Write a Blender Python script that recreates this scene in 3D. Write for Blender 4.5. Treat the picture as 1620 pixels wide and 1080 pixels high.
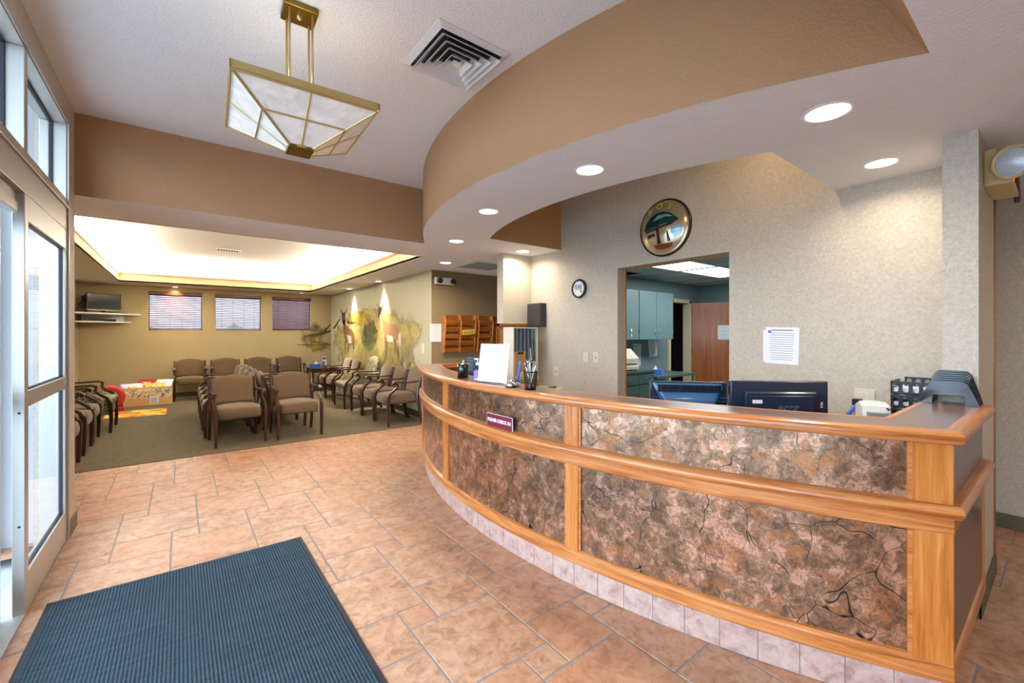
import bpy, bmesh, math, random
from mathutils import Vector, Matrix
random.seed(7)
PI = math.pi
for o in list(bpy.data.objects): bpy.data.objects.remove(o, do_unlink=True)
SC = bpy.context.scene
COL = SC.collection
# ------------------------------------------------------------------ camera, world, exposure
F, TH, Y0, CH = 681.5, 0.91473558, 527.2, 1.42     # focal length in px, heading, horizon row, eye height
cam_d = bpy.data.cameras.new('camera'); cam = bpy.data.objects.new('camera', cam_d); COL.objects.link(cam)
cam.location = (0, 0, CH); cam.rotation_euler = (PI/2, 0, TH - PI/2)
cam_d.sensor_width = 36.0; cam_d.lens = 36.0 * F / 1620; cam_d.shift_y = -(540 - Y0) / 1620
cam_d.clip_start = 0.02
SC.camera = cam
SC.view_settings.view_transform = 'Standard'; SC.view_settings.look = 'None'
SC.view_settings.exposure = 0.12; SC.view_settings.gamma = 1.0; SC.view_settings.use_curve_mapping = False
SC.cycles.caustics_reflective = False; SC.cycles.caustics_refractive = False
SC.cycles.sample_clamp_indirect = 30.0; SC.cycles.max_bounces = 9; SC.cycles.diffuse_bounces = 5
SC.cycles.transparent_max_bounces = 16
W = bpy.data.worlds.new('sky'); SC.world = W; W.use_nodes = True
_bg = W.node_tree.nodes['Background']
_bg.inputs[0].default_value = (0.64, 0.81, 1.0, 1); _bg.inputs[1].default_value = 10.0
CAN_W, CAN_W_WAIT, COVE_E, FLUO_W, PEND_W = 7.5, 30.0, 42.0, 24.0, 5.0

_s, _c = math.sin(TH), math.cos(TH)
def PZ(x, y, z=0.0):      # point of a horizontal plane seen at photo position x, y
    D = F * (CH - z) / (y - Y0); r = D * (x - 810) / F
    return Vector((r*_s + D*_c, -r*_c + D*_s, z))
def PX(x, y, X):          # point of a wall plane X = const
    r = (x - 810) / F; k = X / (r*_s + _c)
    return Vector((X, k*(-r*_c + _s), CH - k*(y - Y0)/F))
def PY(x, y, Yv):         # point of a wall plane Y = const
    r = (x - 810) / F; k = Yv / (-r*_c + _s)
    return Vector((k*(r*_s + _c), Yv, CH - k*(y - Y0)/F))

# ------------------------------------------------------------------ materials
def lin(c):
    if isinstance(c, str): c = [int(c[i:i+2], 16)/255 for i in (0, 2, 4)]
    return tuple((v/12.92 if v <= .04045 else ((v+.055)/1.055)**2.4) for v in c) + (1,)
MATS = {}
class NT:
    def __init__(s, name):
        s.m = bpy.data.materials.new(name); s.m.use_nodes = True; s.t = s.m.node_tree
        s.b = s.t.nodes['Principled BSDF']; s.out = s.t.nodes['Material Output']
        MATS[name] = s.m
    def n(s, typ, **kw):
        nd = s.t.nodes.new(typ)
        for k, v in kw.items():
            if k.startswith('i_'):
                nd.inputs[k[2:].replace('_', ' ')].default_value = v
            else: setattr(nd, k, v)
        return nd
    def l(s, a, b): s.t.links.new(a, b)
    def coord(s, kind='Object', scale=(1, 1, 1), rot=(0, 0, 0)):
        tc = s.n('ShaderNodeTexCoord'); mp = s.n('ShaderNodeMapping')
        mp.inputs['Scale'].default_value = scale; mp.inputs['Rotation'].default_value = rot
        s.l(tc.outputs[kind], mp.inputs['Vector']); return mp.outputs[0]
    def noise(s, vec, scale=5, detail=3, rough=.55, dist=0):
        nd = s.n('ShaderNodeTexNoise'); s.l(vec, nd.inputs['Vector'])
        nd.inputs['Scale'].default_value = scale; nd.inputs['Detail'].default_value = detail
        nd.inputs['Roughness'].default_value = rough; nd.inputs['Distortion'].default_value = dist
        return nd.outputs['Fac']
    def ramp(s, fac, stops, interp='LINEAR'):
        r = s.n('ShaderNodeValToRGB'); r.color_ramp.interpolation = interp
        els = r.color_ramp.elements
        while len(els) < len(stops): els.new(.5)
        for e, (p, c) in zip(els, stops): e.position = p; e.color = lin(c) if not isinstance(c, float) else (c, c, c, 1)
        s.l(fac, r.inputs[0]); return r.outputs[0]
    def mix(s, fac, a, b, mode='MIX'):
        m = s.n('ShaderNodeMix', data_type='RGBA', blend_type=mode)
        for sock, v in ((m.inputs[0], fac), (m.inputs[6], a), (m.inputs[7], b)):
            if hasattr(v, 'links'): s.l(v, sock)
            else: sock.default_value = v
        return m.outputs[2]
    def math(s, op, a, b=0.0):
        m = s.n('ShaderNodeMath', operation=op)
        for sock, v in ((m.inputs[0], a), (m.inputs[1], b)):
            if hasattr(v, 'links'): s.l(v, sock)
            else: sock.default_value = v
        return m.outputs[0]
    def col(s, v):
        if hasattr(v, 'links'): s.l(v, s.b.inputs['Base Color'])
        else: s.b.inputs['Base Color'].default_value = lin(v)
    def set(s, rough=.5, metal=0, coat=0, coat_r=.1, spec=.5):
        s.b.inputs['Roughness'].default_value = rough; s.b.inputs['Metallic'].default_value = metal
        s.b.inputs['Coat Weight'].default_value = coat; s.b.inputs['Coat Roughness'].default_value = coat_r
        s.b.inputs['Specular IOR Level'].default_value = spec
    def bump(s, fac, strength=.3, dist=.01):
        b = s.n('ShaderNodeBump'); b.inputs['Strength'].default_value = strength; b.inputs['Distance'].default_value = dist
        s.l(fac, b.inputs['Height']); s.l(b.outputs[0], s.b.inputs['Normal'])
def plain(name, c, rough=.5, metal=0, coat=0, var=0.0, vs=8, bump=0, bs=60, spec=.5):
    t = NT(name); t.set(rough, metal, coat, spec=spec)
    if var or bump: v = t.coord()
    if var:
        l = lin(c); a = [max(0, x*(1-var)) for x in l[:3]] + [1]; b = [min(1, x*(1+var)) for x in l[:3]] + [1]
        t.col(t.mix(t.noise(v, vs, 4), a, b))
    else: t.col(c)
    if bump: t.bump(t.noise(v, bs, 3), bump, .01)
    return t.m
def emit(name, c, strength):
    t = NT(name); t.b.inputs['Base Color'].default_value = lin(c)
    t.b.inputs['Emission Color'].default_value = lin(c); t.b.inputs['Emission Strength'].default_value = strength
    return t.m
def wallpaper(name, c1, c2, c3):
    t = NT(name); v = t.coord()
    n1 = t.noise(v, 55, 6, .8, .6); n2 = t.noise(v, 5, 3, .5)
    a = t.ramp(n1, [(.33, c1), (.5, c2), (.66, c3)])
    t.col(t.mix(t.math('MULTIPLY', n2, .35), a, lin(c1))); t.set(.62, spec=.35)
    t.bump(n1, .25, .004); return t.m
def wood(name, dark, mid, light, kind='Object', axis=0, rough=.32, coat=.35, sc=1.0):
    t = NT(name)
    scl = [34*sc, 34*sc, 34*sc]; scl[axis] = 2.0*sc
    v = t.coord(kind, tuple(scl)); n1 = t.noise(v, 1.0, 5, .65, .5)
    scl2 = [9*sc, 9*sc, 9*sc]; scl2[axis] = .7*sc
    n2 = t.noise(t.coord(kind, tuple(scl2)), 1.0, 3, .5, 1.6)
    w = t.math('FRACT', t.math('MULTIPLY', n2, 7.0))
    a = t.ramp(n1, [(.32, dark), (.47, mid), (.7, light)])
    a = t.mix(t.math('MULTIPLY', w, .35), a, lin(dark))
    t.col(a); t.set(rough, coat=coat, coat_r=.15); t.bump(n1, .08, .002); return t.m
def glass(name, tint=(1, 1, 1, 1), ior=1.45, rough=0.0, trans=1.0):
    m = bpy.data.materials.new(name); m.use_nodes = True; t = m.node_tree; t.nodes.clear()
    o = t.nodes.new('ShaderNodeOutputMaterial'); mx = t.nodes.new('ShaderNodeMixShader')
    fr = t.nodes.new('ShaderNodeFresnel'); fr.inputs[0].default_value = ior
    tr = t.nodes.new('ShaderNodeBsdfTransparent'); tr.inputs[0].default_value = tint
    gl = t.nodes.new('ShaderNodeBsdfGlossy'); gl.inputs['Roughness'].default_value = rough
    ge = t.nodes.new('ShaderNodeNewGeometry'); sb = t.nodes.new('ShaderNodeMath'); sb.operation = 'SUBTRACT'; sb.use_clamp = True
    t.links.new(fr.outputs[0], sb.inputs[0]); t.links.new(ge.outputs['Backfacing'], sb.inputs[1])   # a face seen from inside the pane only transmits
    t.links.new(sb.outputs[0], mx.inputs[0]); t.links.new(tr.outputs[0], mx.inputs[1]); t.links.new(gl.outputs[0], mx.inputs[2])
    t.links.new(mx.outputs[0], o.inputs[0]); MATS[name] = m; return m

wallpaper('wallpaper', 'b2a898', 'c7beaf', 'd6cfc2')
plain('ceiling_white', 'e6e8ea', .85, var=.03, bump=.55, bs=75, spec=.2)
plain('paint_tan', 'b08762', .7, var=.05, vs=3, bump=.35, bs=75, spec=.3)
plain('paint_khaki', 'bbab82', .7, var=.03, vs=3, bump=.12, bs=60, spec=.25)
plain('paint_mural_wall', 'c9c5ab', .7, var=.02, vs=3, bump=.12, bs=60, spec=.25)
plain('paint_olive', '8f7d5c', .7, var=.03, bump=.12, spec=.25)
plain('paint_teal', '7b9193', .6, var=.02)
plain('paint_cabinet', '667f80', .38, var=.02)
plain('paint_cabinet_grey', '50635f', .4, var=.03)
plain('paint_cream', 'd6c9a4', .5)
plain('cove_paint', 'd6b98c', .6)
plain('tray_white', 'f4f4f2', .8)
plain('white_matte', 'e8e8e6', .6)
plain('exterior_stucco', 'c9cdd2', .9)
plain('pavement', '9ea3a6', .9, var=.1)
plain('sky_block_paint', 'c6bac0', .9, var=.2, vs=2)  # for the added wall that dims the sky behind the blinds
plain('hedge_green', '56705a', .9, var=.3, vs=6)
plain('vinyl_base', '5d5a45', .5)
plain('dark_base', '463f33', .5)
wood('oak_run', '8f4818', 'c67a3c', 'dc9c60', 'UV', 0)
wood('oak_z', '98501a', 'c67832', 'd8944e', 'Object', 2)
wood('oak_x', '965020', 'c87c3c', 'dc9c5c', 'Object', 0)
wood('oak_dark', '6d3a12', '935420', 'a96a30', 'Object', 0, coat=.2)
wood('door_wood', '7d3c06', '9c520e', 'b2661c', 'Object', 2, coat=.2, sc=.6)
wood('mahogany', '241008', '3a1a0e', '4a2414', 'Object', 2, rough=.28, coat=.5)
wood('blind_wood', '42190c', '662c16', '84421f', 'Object', 0, rough=.45, coat=.1)
wood('end_laminate', '4c3a33', '5d4840', '6b554b', 'Object', 2, rough=.3, coat=.3)
plain('laminate_top', '7a5f54', .28, var=.1, vs=90, coat=.2)
plain('brass', 'd6c084', .34, metal=.85)
plain('brass_dark', '8d7438', .38, metal=1.0)
plain('aluminium', 'c6c5c0', .38, metal=.55)
plain('aluminium_white', 'dfe6ea', .4, metal=.2)
plain('gasket', '1c2430', .6)
plain('copper_trim', '8a5a40', .35, metal=.6)
plain('black_plastic', '15181c', .35)
plain('black_gloss', '0f1114', .12, coat=.6)
plain('rack_plastic', '18242f', .16, coat=1)
plain('navy_plastic', '1f3044', .22, coat=.5)
plain('blue_plastic', '33608c', .3, coat=.3)
plain('screen', '20282c', .12, coat=.5)
plain('beige_plastic', 'd9d4bf', .45)
plain('yellow_plastic', 'd2bf83', .4)
plain('white_plastic', 'e6e7e4', .4)
plain('grey_plastic', '8d9795', .5)
plain('dark_grey', '3a3836', .45)
plain('slot_grey', '7f8b90', .5)
plain('ivory_side', 'd8d4c6', .55)
plain('steel', 'b9bcc0', .22, metal=1.0)
plain('chrome', 'd8dade', .08, metal=1.0)
plain('paper', 'eef0f2', .7)
plain('lamp_reflector', 'e6ecf2', .35, metal=.3, var=.15, vs=60)
plain('paper_blue', 'd5dde2', .7)
plain('ink', '8c9096', .8)
plain('ink_light', 'c3c6cc', .8)
plain('ink_dark', '30343a', .8)
plain('maroon', '7c1836', .4, coat=.2)
plain('letter_slate', '46566a', .35, coat=.3)
plain('white_letter', 'f4f2f0', .5)
plain('gold_letter', 'd9c340', .3, metal=.4)
plain('vent_white', 'd9dbde', .5)
plain('vent_dark', '2b2f36', .7)
plain('yellow_card', 'd9b52e', .6)
plain('red', 'c4302a', .45)
plain('green', '3f8a4c', .5)
plain('tissue_blue', '2f6fd0', .5)
plain('tissue_purple', 'a070c8', .5)
plain('toy_yellow', 'e0b43a', .5)
plain('cardboard', 'b98a56', .8)
plain('pine', 'dcae74', .5)
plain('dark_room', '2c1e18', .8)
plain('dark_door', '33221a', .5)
emit('can_lens', 'fff3df', 9.0)
emit('fluor', 'f6fbff', 4.5)
emit('cove_tube', 'fff7ea', COVE_E)
emit('recess_tube', 'ffe0a8', 45.0)
emit('red_led', 'ff3020', 3.0)
glass('glass'); glass('glass_lens', (.92, .95, .97, 1), 1.5); glass('acrylic', (.93, .95, .97, 1), 1.4)

def fabric(name, c1, c2, scale=260, rough=.9):
    t = NT(name); v = t.coord(); n = t.noise(v, scale, 2)
    t.col(t.ramp(n, [(.35, c1), (.65, c2)])); t.set(rough, spec=.2); t.b.inputs['Sheen Weight'].default_value = .25
    t.bump(n, .3, .003); return t.m
fabric('fabric_brown', '5f4b35', '765f45')
fabric('fabric_brown_dark', '54443a', '6b574a')
t = NT('fabric_leaf'); v = t.coord(); n = t.noise(v, 20, 3, .6, 2.2)
t.col(t.ramp(n, [(.36, '35372c'), (.46, '5c5b45'), (.53, 'b0a886'), (.60, '6b6a52'), (.7, 'b8b08e')])); t.set(.9, spec=.2)
t = NT('basket_weave'); v = t.coord(); n = t.noise(v, 60, 2, .6, 2.5)
t.col(t.ramp(n, [(.4, '4b3f28'), (.55, 'a08a5c')])); t.set(.8)
# tile floor: each tile face carries a random number
t = NT('floor_tile'); v = t.coord(); at = t.n('ShaderNodeAttribute', attribute_name='rnd')
off = t.n('ShaderNodeVectorMath', operation='ADD'); sc_ = t.n('ShaderNodeVectorMath', operation='SCALE'); sc_.inputs[3].default_value = 13
t.l(at.outputs['Color'], sc_.inputs[0]); t.l(v, off.inputs[0]); t.l(sc_.outputs[0], off.inputs[1])
n1 = t.noise(off.outputs[0], 3.2, 7, .68, .4); n2 = t.noise(off.outputs[0], 14, 6, .75, .8)
a = t.ramp(n1, [(.32, '8a5f47'), (.44, 'b08264'), (.56, 'bc967a'), (.68, 'a56e4c')])
b = t.ramp(n2, [(.38, '6c4a3a'), (.48, 'b08062'), (.60, 'c8a68c')])
c = t.mix(.5, a, b)
sep = t.n('ShaderNodeSeparateColor'); t.l(at.outputs['Color'], sep.inputs[0])
c = t.mix(t.math('MULTIPLY', sep.outputs[0], .34), c, lin('c48058')); t.col(c)
t.set(.42, coat=.12, coat_r=.25); t.bump(n2, .12, .003)
t = NT('base_tile'); v = t.coord(); n2 = t.noise(v, 16, 6, .7, .5); n3 = t.noise(v, 4, 3)
t.col(t.mix(t.math('MULTIPLY', n3, .5), t.ramp(n2, [(.34, '9a7c72'), (.5, 'c2a79c'), (.64, 'd0bcb2')]), lin('b5887a'))); t.set(.4, coat=.1); 
plain('grout', '86898c', .9, var=.08, vs=30)
# carpet
t = NT('carpet'); v = t.coord('Object', (1, 1, 1))
ck = t.n('ShaderNodeTexBrick'); t.l(v, ck.inputs['Vector']); ck.inputs['Scale'].default_value = 10
ck.inputs['Color1'].default_value = lin('83765f'); ck.inputs['Color2'].default_value = lin('5f5542'); ck.inputs['Mortar'].default_value = lin('4b4334')
ck.inputs['Mortar Size'].default_value = .06; ck.inputs['Bias'].default_value = 0
n = t.noise(v, 220, 2); t.col(t.mix(.4, ck.outputs[0], t.ramp(n, [(.35, '544b3c'), (.65, '90856c')]))); t.set(.95, spec=.1); t.bump(n, .6, .006)
# ribbed entrance mat
t = NT('mat_ribs'); v = t.coord()
wv = t.n('ShaderNodeTexWave', wave_type='BANDS', bands_direction='X'); t.l(v, wv.inputs['Vector']); wv.inputs['Scale'].default_value = 22.0
wv.inputs['Distortion'].default_value = 0.4
n = t.noise(v, 170, 2); n2 = t.noise(t.coord('Object', (1, 40, 1)), 1.5, 2)
a = t.mix(wv.outputs['Fac'], lin('1f2b34'), lin('32434f')); a = t.mix(t.math('MULTIPLY', n, .75), a, lin('4b5e6a'))
t.col(t.mix(.25, a, t.ramp(n2, [(.4, '1f2b34'), (.6, '41545f')]))); t.set(.95, spec=.15)
t.bump(t.math('ADD', t.math('MULTIPLY', wv.outputs['Fac'], 1.0), t.math('MULTIPLY', n, .5)), .7, .006)
# leaf-print copper laminate
t = NT('leaf_laminate'); v = t.coord()
vd = t.n('ShaderNodeVectorMath', operation='ADD'); nz = t.n('ShaderNodeTexNoise'); t.l(v, nz.inputs['Vector']); nz.inputs['Scale'].default_value = 22; nz.inputs['Detail'].default_value = 4
sv = t.n('ShaderNodeVectorMath', operation='SCALE'); sv.inputs[3].default_value = .10; t.l(nz.outputs['Color'], sv.inputs[0]); t.l(v, vd.inputs[0]); t.l(sv.outputs[0], vd.inputs[1]); vv = vd.outputs[0]
n1 = t.noise(vv, 12, 7, .74, .25); n2 = t.noise(vv, 9, 5, .7, .3); n3 = t.noise(vv, 22, 5, .75, .4)
base = t.ramp(n1, [(.38, '725744'), (.47, '917058'), (.53, 'a3836a'), (.56, 'c99a82'), (.66, 'ddb29a')])
base = t.mix(t.ramp(n2, [(.52, 0.0), (.60, .6)]), base, lin('bb7c4c'))
base = t.mix(t.ramp(n3, [(.40, .55), (.46, 0.0)]), base, lin('5c4a3a'))
v2_ = t.n('ShaderNodeTexVoronoi', feature='DISTANCE_TO_EDGE'); v2_.inputs['Scale'].default_value = 17; t.l(vv, v2_.inputs['Vector'])
base = t.mix(t.math('MULTIPLY', t.ramp(v2_.outputs['Distance'], [(.01, 1.0), (.035, 0.0)]), .45), base, lin('3f3a30'))
vo = t.n('ShaderNodeTexVoronoi', feature='DISTANCE_TO_EDGE'); vo.inputs['Scale'].default_value = 5.5
nv = t.n('ShaderNodeTexNoise'); t.l(v, nv.inputs['Vector']); nv.inputs['Scale'].default_value = 4.0
ad = t.n('ShaderNodeMix', data_type='VECTOR'); ad.inputs[0].default_value = .22; t.l(v, ad.inputs[4]); t.l(nv.outputs['Color'], ad.inputs[5]); t.l(ad.outputs[1], vo.inputs['Vector'])
line = t.ramp(vo.outputs['Distance'], [(.004, 1.0), (.011, 0.0)])
mask = t.ramp(t.noise(v, 5, 2), [(.48, 0.0), (.56, 1.0)])
base = t.mix(t.mix(1.0, line, mask, 'MULTIPLY'), base, lin('23262a'))
t.col(base); t.set(.33, metal=.78, coat=.25, coat_r=.2)
# alabaster shade glass of the pendant
t = NT('alabaster'); v = t.coord(); n = t.noise(v, 7, 4, .6, 1.5)
t.col(t.ramp(n, [(.35, 'd3d2d0'), (.65, 'f0efee')])); t.set(.35, coat=.3)
t.b.inputs['Transmission Weight'].default_value = 0.0; t.b.inputs['Emission Color'].default_value = lin('ffe9cc'); t.b.inputs['Emission Strength'].default_value = .12
# acoustic tile
t = NT('acoustic'); v = t.coord(); n = t.noise(v, 120, 2)
t.col(t.ramp(n, [(.35, '9da8a4'), (.6, 'b4bebb')])); t.set(.9)
# play rug
t = NT('play_rug'); v = t.coord(); vo = t.n('ShaderNodeTexVoronoi'); t.l(v, vo.inputs['Vector']); vo.inputs['Scale'].default_value = 7
sp = t.n('ShaderNodeSeparateColor'); t.l(vo.outputs['Color'], sp.inputs[0])
t.col(t.ramp(sp.outputs[0], [(0, 'd79a2a'), (.35, 'e3b53c'), (.55, 'b4541f'), (.75, 'e6c65a'), (.9, '6c9a48')], 'CONSTANT')); t.set(.9)
t = NT('toy_print'); v = t.coord(); vo = t.n('ShaderNodeTexVoronoi'); t.l(v, vo.inputs['Vector']); vo.inputs['Scale'].default_value = 30
sp = t.n('ShaderNodeSeparateColor'); t.l(vo.outputs['Color'], sp.inputs[0])
t.col(t.ramp(sp.outputs[0], [(0, 'e0c088'), (.3, '6f88a8'), (.4, 'e6dcc8'), (.62, 'b0605c'), (.70, 'e0bd6a'), (.88, '8ca080')], 'CONSTANT')); t.set(.6)

# ------------------------------------------------------------------ geometry helpers
class MB:
    def __init__(s): s.bm = bmesh.new(); s.uv = None
    def box(s, x0, x1, y0, y1, z0, z1, M=None):
        v = [s.bm.verts.new((x, y, z)) for x in (x0, x1) for y in (y0, y1) for z in (z0, z1)]
        if M: 
            for q in v: q.co = M @ q.co
        for f in ((0, 1, 3, 2), (4, 6, 7, 5), (0, 4, 5, 1), (2, 3, 7, 6), (0, 2, 6, 4), (1, 5, 7, 3)): s.bm.faces.new([v[i] for i in f])
        return s
    def cyl(s, p0, p1, r, n=16, r2=None, caps=True):
        p0, p1 = Vector(p0), Vector(p1); r2 = r if r2 is None else r2
        d = (p1-p0).normalized(); a = d.orthogonal().normalized(); b = d.cross(a)
        A = [s.bm.verts.new(p0 + (a*math.cos(2*PI*i/n) + b*math.sin(2*PI*i/n))*r) for i in range(n)]
        B = [s.bm.verts.new(p1 + (a*math.cos(2*PI*i/n) + b*math.sin(2*PI*i/n))*r2) for i in range(n)]
        for i in range(n): s.bm.faces.new((A[i], A[(i+1) % n], B[(i+1) % n], B[i]))
        if caps: s.bm.faces.new(A[::-1]); s.bm.faces.new(B)
        return s
    def tube(s, pts, r, n=8):
        pts = [Vector(p) for p in pts]; rings = []
        up = None
        for i, p in enumerate(pts):
            d = (pts[min(i+1, len(pts)-1)] - pts[max(i-1, 0)]).normalized()
            a = d.orthogonal().normalized() if up is None else (up - d*up.dot(d)).normalized()
            up = a; b = d.cross(a)
            rr = r[i] if isinstance(r, (list, tuple)) else r
            rings.append([s.bm.verts.new(p + (a*math.cos(2*PI*k/n) + b*math.sin(2*PI*k/n))*rr) for k in range(n)])
        for A, B in zip(rings, rings[1:]):
            for k in range(n): s.bm.faces.new((A[k], A[(k+1) % n], B[(k+1) % n], B[k]))
        s.bm.faces.new(rings[0][::-1]); s.bm.faces.new(rings[-1]); return s
    def bar(s, pts, w, h, side=(1, 0, 0)):          # rectangular section swept; w along side, h across
        pts = [Vector(p) for p in pts]; side = Vector(side); rings = []
        for i, p in enumerate(pts):
            d = (pts[min(i+1, len(pts)-1)] - pts[max(i-1, 0)]).normalized()
            sd = (side - d*side.dot(d)).normalized(); nn = d.cross(sd)
            ww = (w[i] if isinstance(w, (list, tuple)) else w)/2; hh = (h[i] if isinstance(h, (list, tuple)) else h)/2
            cx = [(-1, -.6), (-.6, -1), (.6, -1), (1, -.6), (1, .6), (.6, 1), (-.6, 1), (-1, .6)]
            rings.append([s.bm.verts.new(p + sd*ww*a + nn*hh*b) for a, b in cx])
        n = 8
        for A, B in zip(rings, rings[1:]):
            for k in range(n): s.bm.faces.new((A[k], A[(k+1) % n], B[(k+1) % n], B[k]))
        s.bm.faces.new(rings[0][::-1]); s.bm.faces.new(rings[-1]); return s
    def lathe(s, prof, c=(0, 0, 0), n=24, axis='Z', a0=0, a1=2*PI):
        c = Vector(c); rings = []
        full = abs(a1-a0-2*PI) < 1e-6; m = n if full else n+1
        for i in range(m):
            a = a0 + (a1-a0)*i/n; ring = []
            for r, z in prof:
                p = Vector((r*math.cos(a), r*math.sin(a), z))
                if axis == 'Y': p = Vector((p.x, -p.z, p.y))
                ring.append(s.bm.verts.new(c + p))
            rings.append(ring)
        for i in range(n):
            A, B = rings[i], rings[(i+1) % m]
            for k in range(len(prof)-1):
                s.bm.faces.new((A[k], B[k], B[k+1], A[k+1]))
        return s
    def prism(s, poly, axis, a0, a1):               # polygon given in the two other axes, extruded
        def P(u, v, w): return {'X': (w, u, v), 'Y': (u, w, v), 'Z': (u, v, w)}[axis]
        A = [s.bm.verts.new(P(u, v, a0)) for u, v in poly]; B = [s.bm.verts.new(P(u, v, a1)) for u, v in poly]
        n = len(poly)
        for i in range(n): s.bm.faces.new((A[i], A[(i+1) % n], B[(i+1) % n], B[i]))
        s.bm.faces.new(A[::-1]); s.bm.faces.new(B); return s
    def face(s, *pts): s.bm.faces.new([s.bm.verts.new(p) for p in pts]); return s
    def grid(s, fn, nu, nv, closed_u=False):
        V = [[s.bm.verts.new(fn(i/nu, j/nv)) for j in range(nv+1)] for i in range(nu if closed_u else nu+1)]
        for i in range(nu):
            for j in range(nv):
                a, b = V[i], V[(i+1) % len(V)]
                s.bm.faces.new((a[j], b[j], b[j+1], a[j+1]))
        return s
    def pathsweep(s, path, prof, closed=True):      # plan path + profile of (outward, z); mitred; UV along the run
        uv = s.bm.loops.layers.uv.verify(); n = len(path); rings = []; L = 0; Ls = []
        for i, p in enumerate(path):
            if i: L += (Vector(p)-Vector(path[i-1])).length
            Ls.append(L)
            d0 = (Vector(path[i])-Vector(path[i-1])).normalized() if i else None
            d1 = (Vector(path[i+1])-Vector(path[i])).normalized() if i < n-1 else None
            d0 = d0 or d1; d1 = d1 or d0
            n0 = Vector((d0.y, -d0.x)); n1 = Vector((d1.y, -d1.x)); nn = (n0+n1).normalized(); k = 1/max(.3, nn.dot(n0))
            rings.append([s.bm.verts.new((p[0]+nn.x*q*k, p[1]+nn.y*q*k, z)) for q, z in prof])
        m = len(prof); per = [0]
        for k in range(m): per.append(per[-1] + math.dist(prof[k], prof[(k+1) % m]))
        for i in range(n-1):
            for k in range(m if closed else m-1):
                f = s.bm.faces.new((rings[i][k], rings[i+1][k], rings[i+1][(k+1) % m], rings[i][(k+1) % m]))
                for lp, c in zip(f.loops, ((Ls[i], per[k]), (Ls[i+1], per[k]), (Ls[i+1], per[k+1]), (Ls[i], per[k+1]))): lp[uv].uv = c
        if closed:
            for r in (rings[0], rings[-1][::-1]):
                try: s.bm.faces.new(r)
                except ValueError: pass
        return s
    def obj(s, name, mat, parent=None, smooth=False, bevel=0, sub=0, solid=0, seg=2):
        bmesh.ops.recalc_face_normals(s.bm, faces=s.bm.faces)
        me = bpy.data.meshes.new(name); s.bm.to_mesh(me); s.bm.free()
        if mat: me.materials.append(MATS[mat] if isinstance(mat, str) else mat)
        if smooth:
            for p in me.polygons: p.use_smooth = True
        o = bpy.data.objects.new(name, me); COL.objects.link(o)
        if parent: o.parent = parent
        if solid: md = o.modifiers.new('solid', 'SOLIDIFY'); md.thickness = solid; md.offset = 0
        if bevel: md = o.modifiers.new('bevel', 'BEVEL'); md.width = bevel; md.segments = seg; md.limit_method = 'ANGLE'; md.angle_limit = math.radians(40)
        if sub: md = o.modifiers.new('sub', 'SUBSURF'); md.levels = sub; md.render_levels = sub
        if smooth == 'auto' or (bevel and smooth is False):
            pass
        return o
def tag(o, label=None, cat=None, group=None, kind=None):
    if label: o['label'] = label
    if cat: o['category'] = cat
    if group: o['group'] = group
    if kind: o['kind'] = kind
    return o
def thing(name, label, cat, loc=(0, 0, 0), rz=0, group=None, kind=None):
    o = bpy.data.objects.new(name, None); COL.objects.link(o); o.empty_display_size = .05
    o.location = loc; o.rotation_euler = (0, 0, rz)
    return tag(o, label, cat, group, kind)
def dup(root, loc, rz, label=None, group=None):
    def cp(o, par):
        c = o.copy(); COL.objects.link(c); c.parent = par
        for ch in [x for x in bpy.data.objects if x.parent == o]: kids.append((ch, c))
        return c
    kids = []; r = cp(root, None)
    while kids:
        ch, par = kids.pop(0); cp(ch, par)
    r.location = loc; r.rotation_euler = (0, 0, rz)
    if label: r['label'] = label
    if group: r['group'] = group
    return r
def struct(mb, name, mat, label=None, parent=None, **kw):
    o = mb.obj(name, mat, parent, **kw)
    if not parent: o['kind'] = 'structure'
    if label: o['label'] = label
    return o
def text_mesh(txt, size, depth, name, mat, parent, M, align='CENTER', bold=0.0):
    cu = bpy.data.curves.new(name, 'FONT'); cu.body = txt; cu.size = size; cu.extrude = depth; cu.align_x = align; cu.align_y = 'CENTER'; cu.offset = bold
    to = bpy.data.objects.new(name, cu); COL.objects.link(to); bpy.context.view_layer.update()
    me = bpy.data.meshes.new_from_object(to.evaluated_get(bpy.context.evaluated_depsgraph_get()))
    bpy.data.objects.remove(to, do_unlink=True)
    me.transform(M); me.materials.clear(); me.materials.append(MATS[mat])
    o = bpy.data.objects.new(name, me); COL.objects.link(o); o.parent = parent; return o
FRONT = Matrix.Rotation(PI/2, 4, 'X')     # text lying in XY -> standing, facing -Y
def T(x, y, z): return Matrix.Translation((x, y, z))
W_EAST, W_NORTH = -PI/2, 0                # local -Y looks to world -X on east walls; to world -Y on north walls

# ------------------------------------------------------------------ room shell
LOW, HIGH, ROOF = 2.44, 3.05, 3.35
DX = -.62       # inner face of the entrance glazing wall
BX = 3.70       # reception back wall
NY = 12.12      # far wall of the waiting room
SO = (5.551, 2.360, 3.960)      # outer soffit curve (centre x, y, radius)
SI = (5.615, 2.42, 3.29)        # inner soffit curve
def xo(y): return SO[0]-math.sqrt(SO[2]**2-(y-SO[1])**2)
def xi(y): return SI[0]-math.sqrt(SI[2]**2-(y-SI[1])**2)
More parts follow.
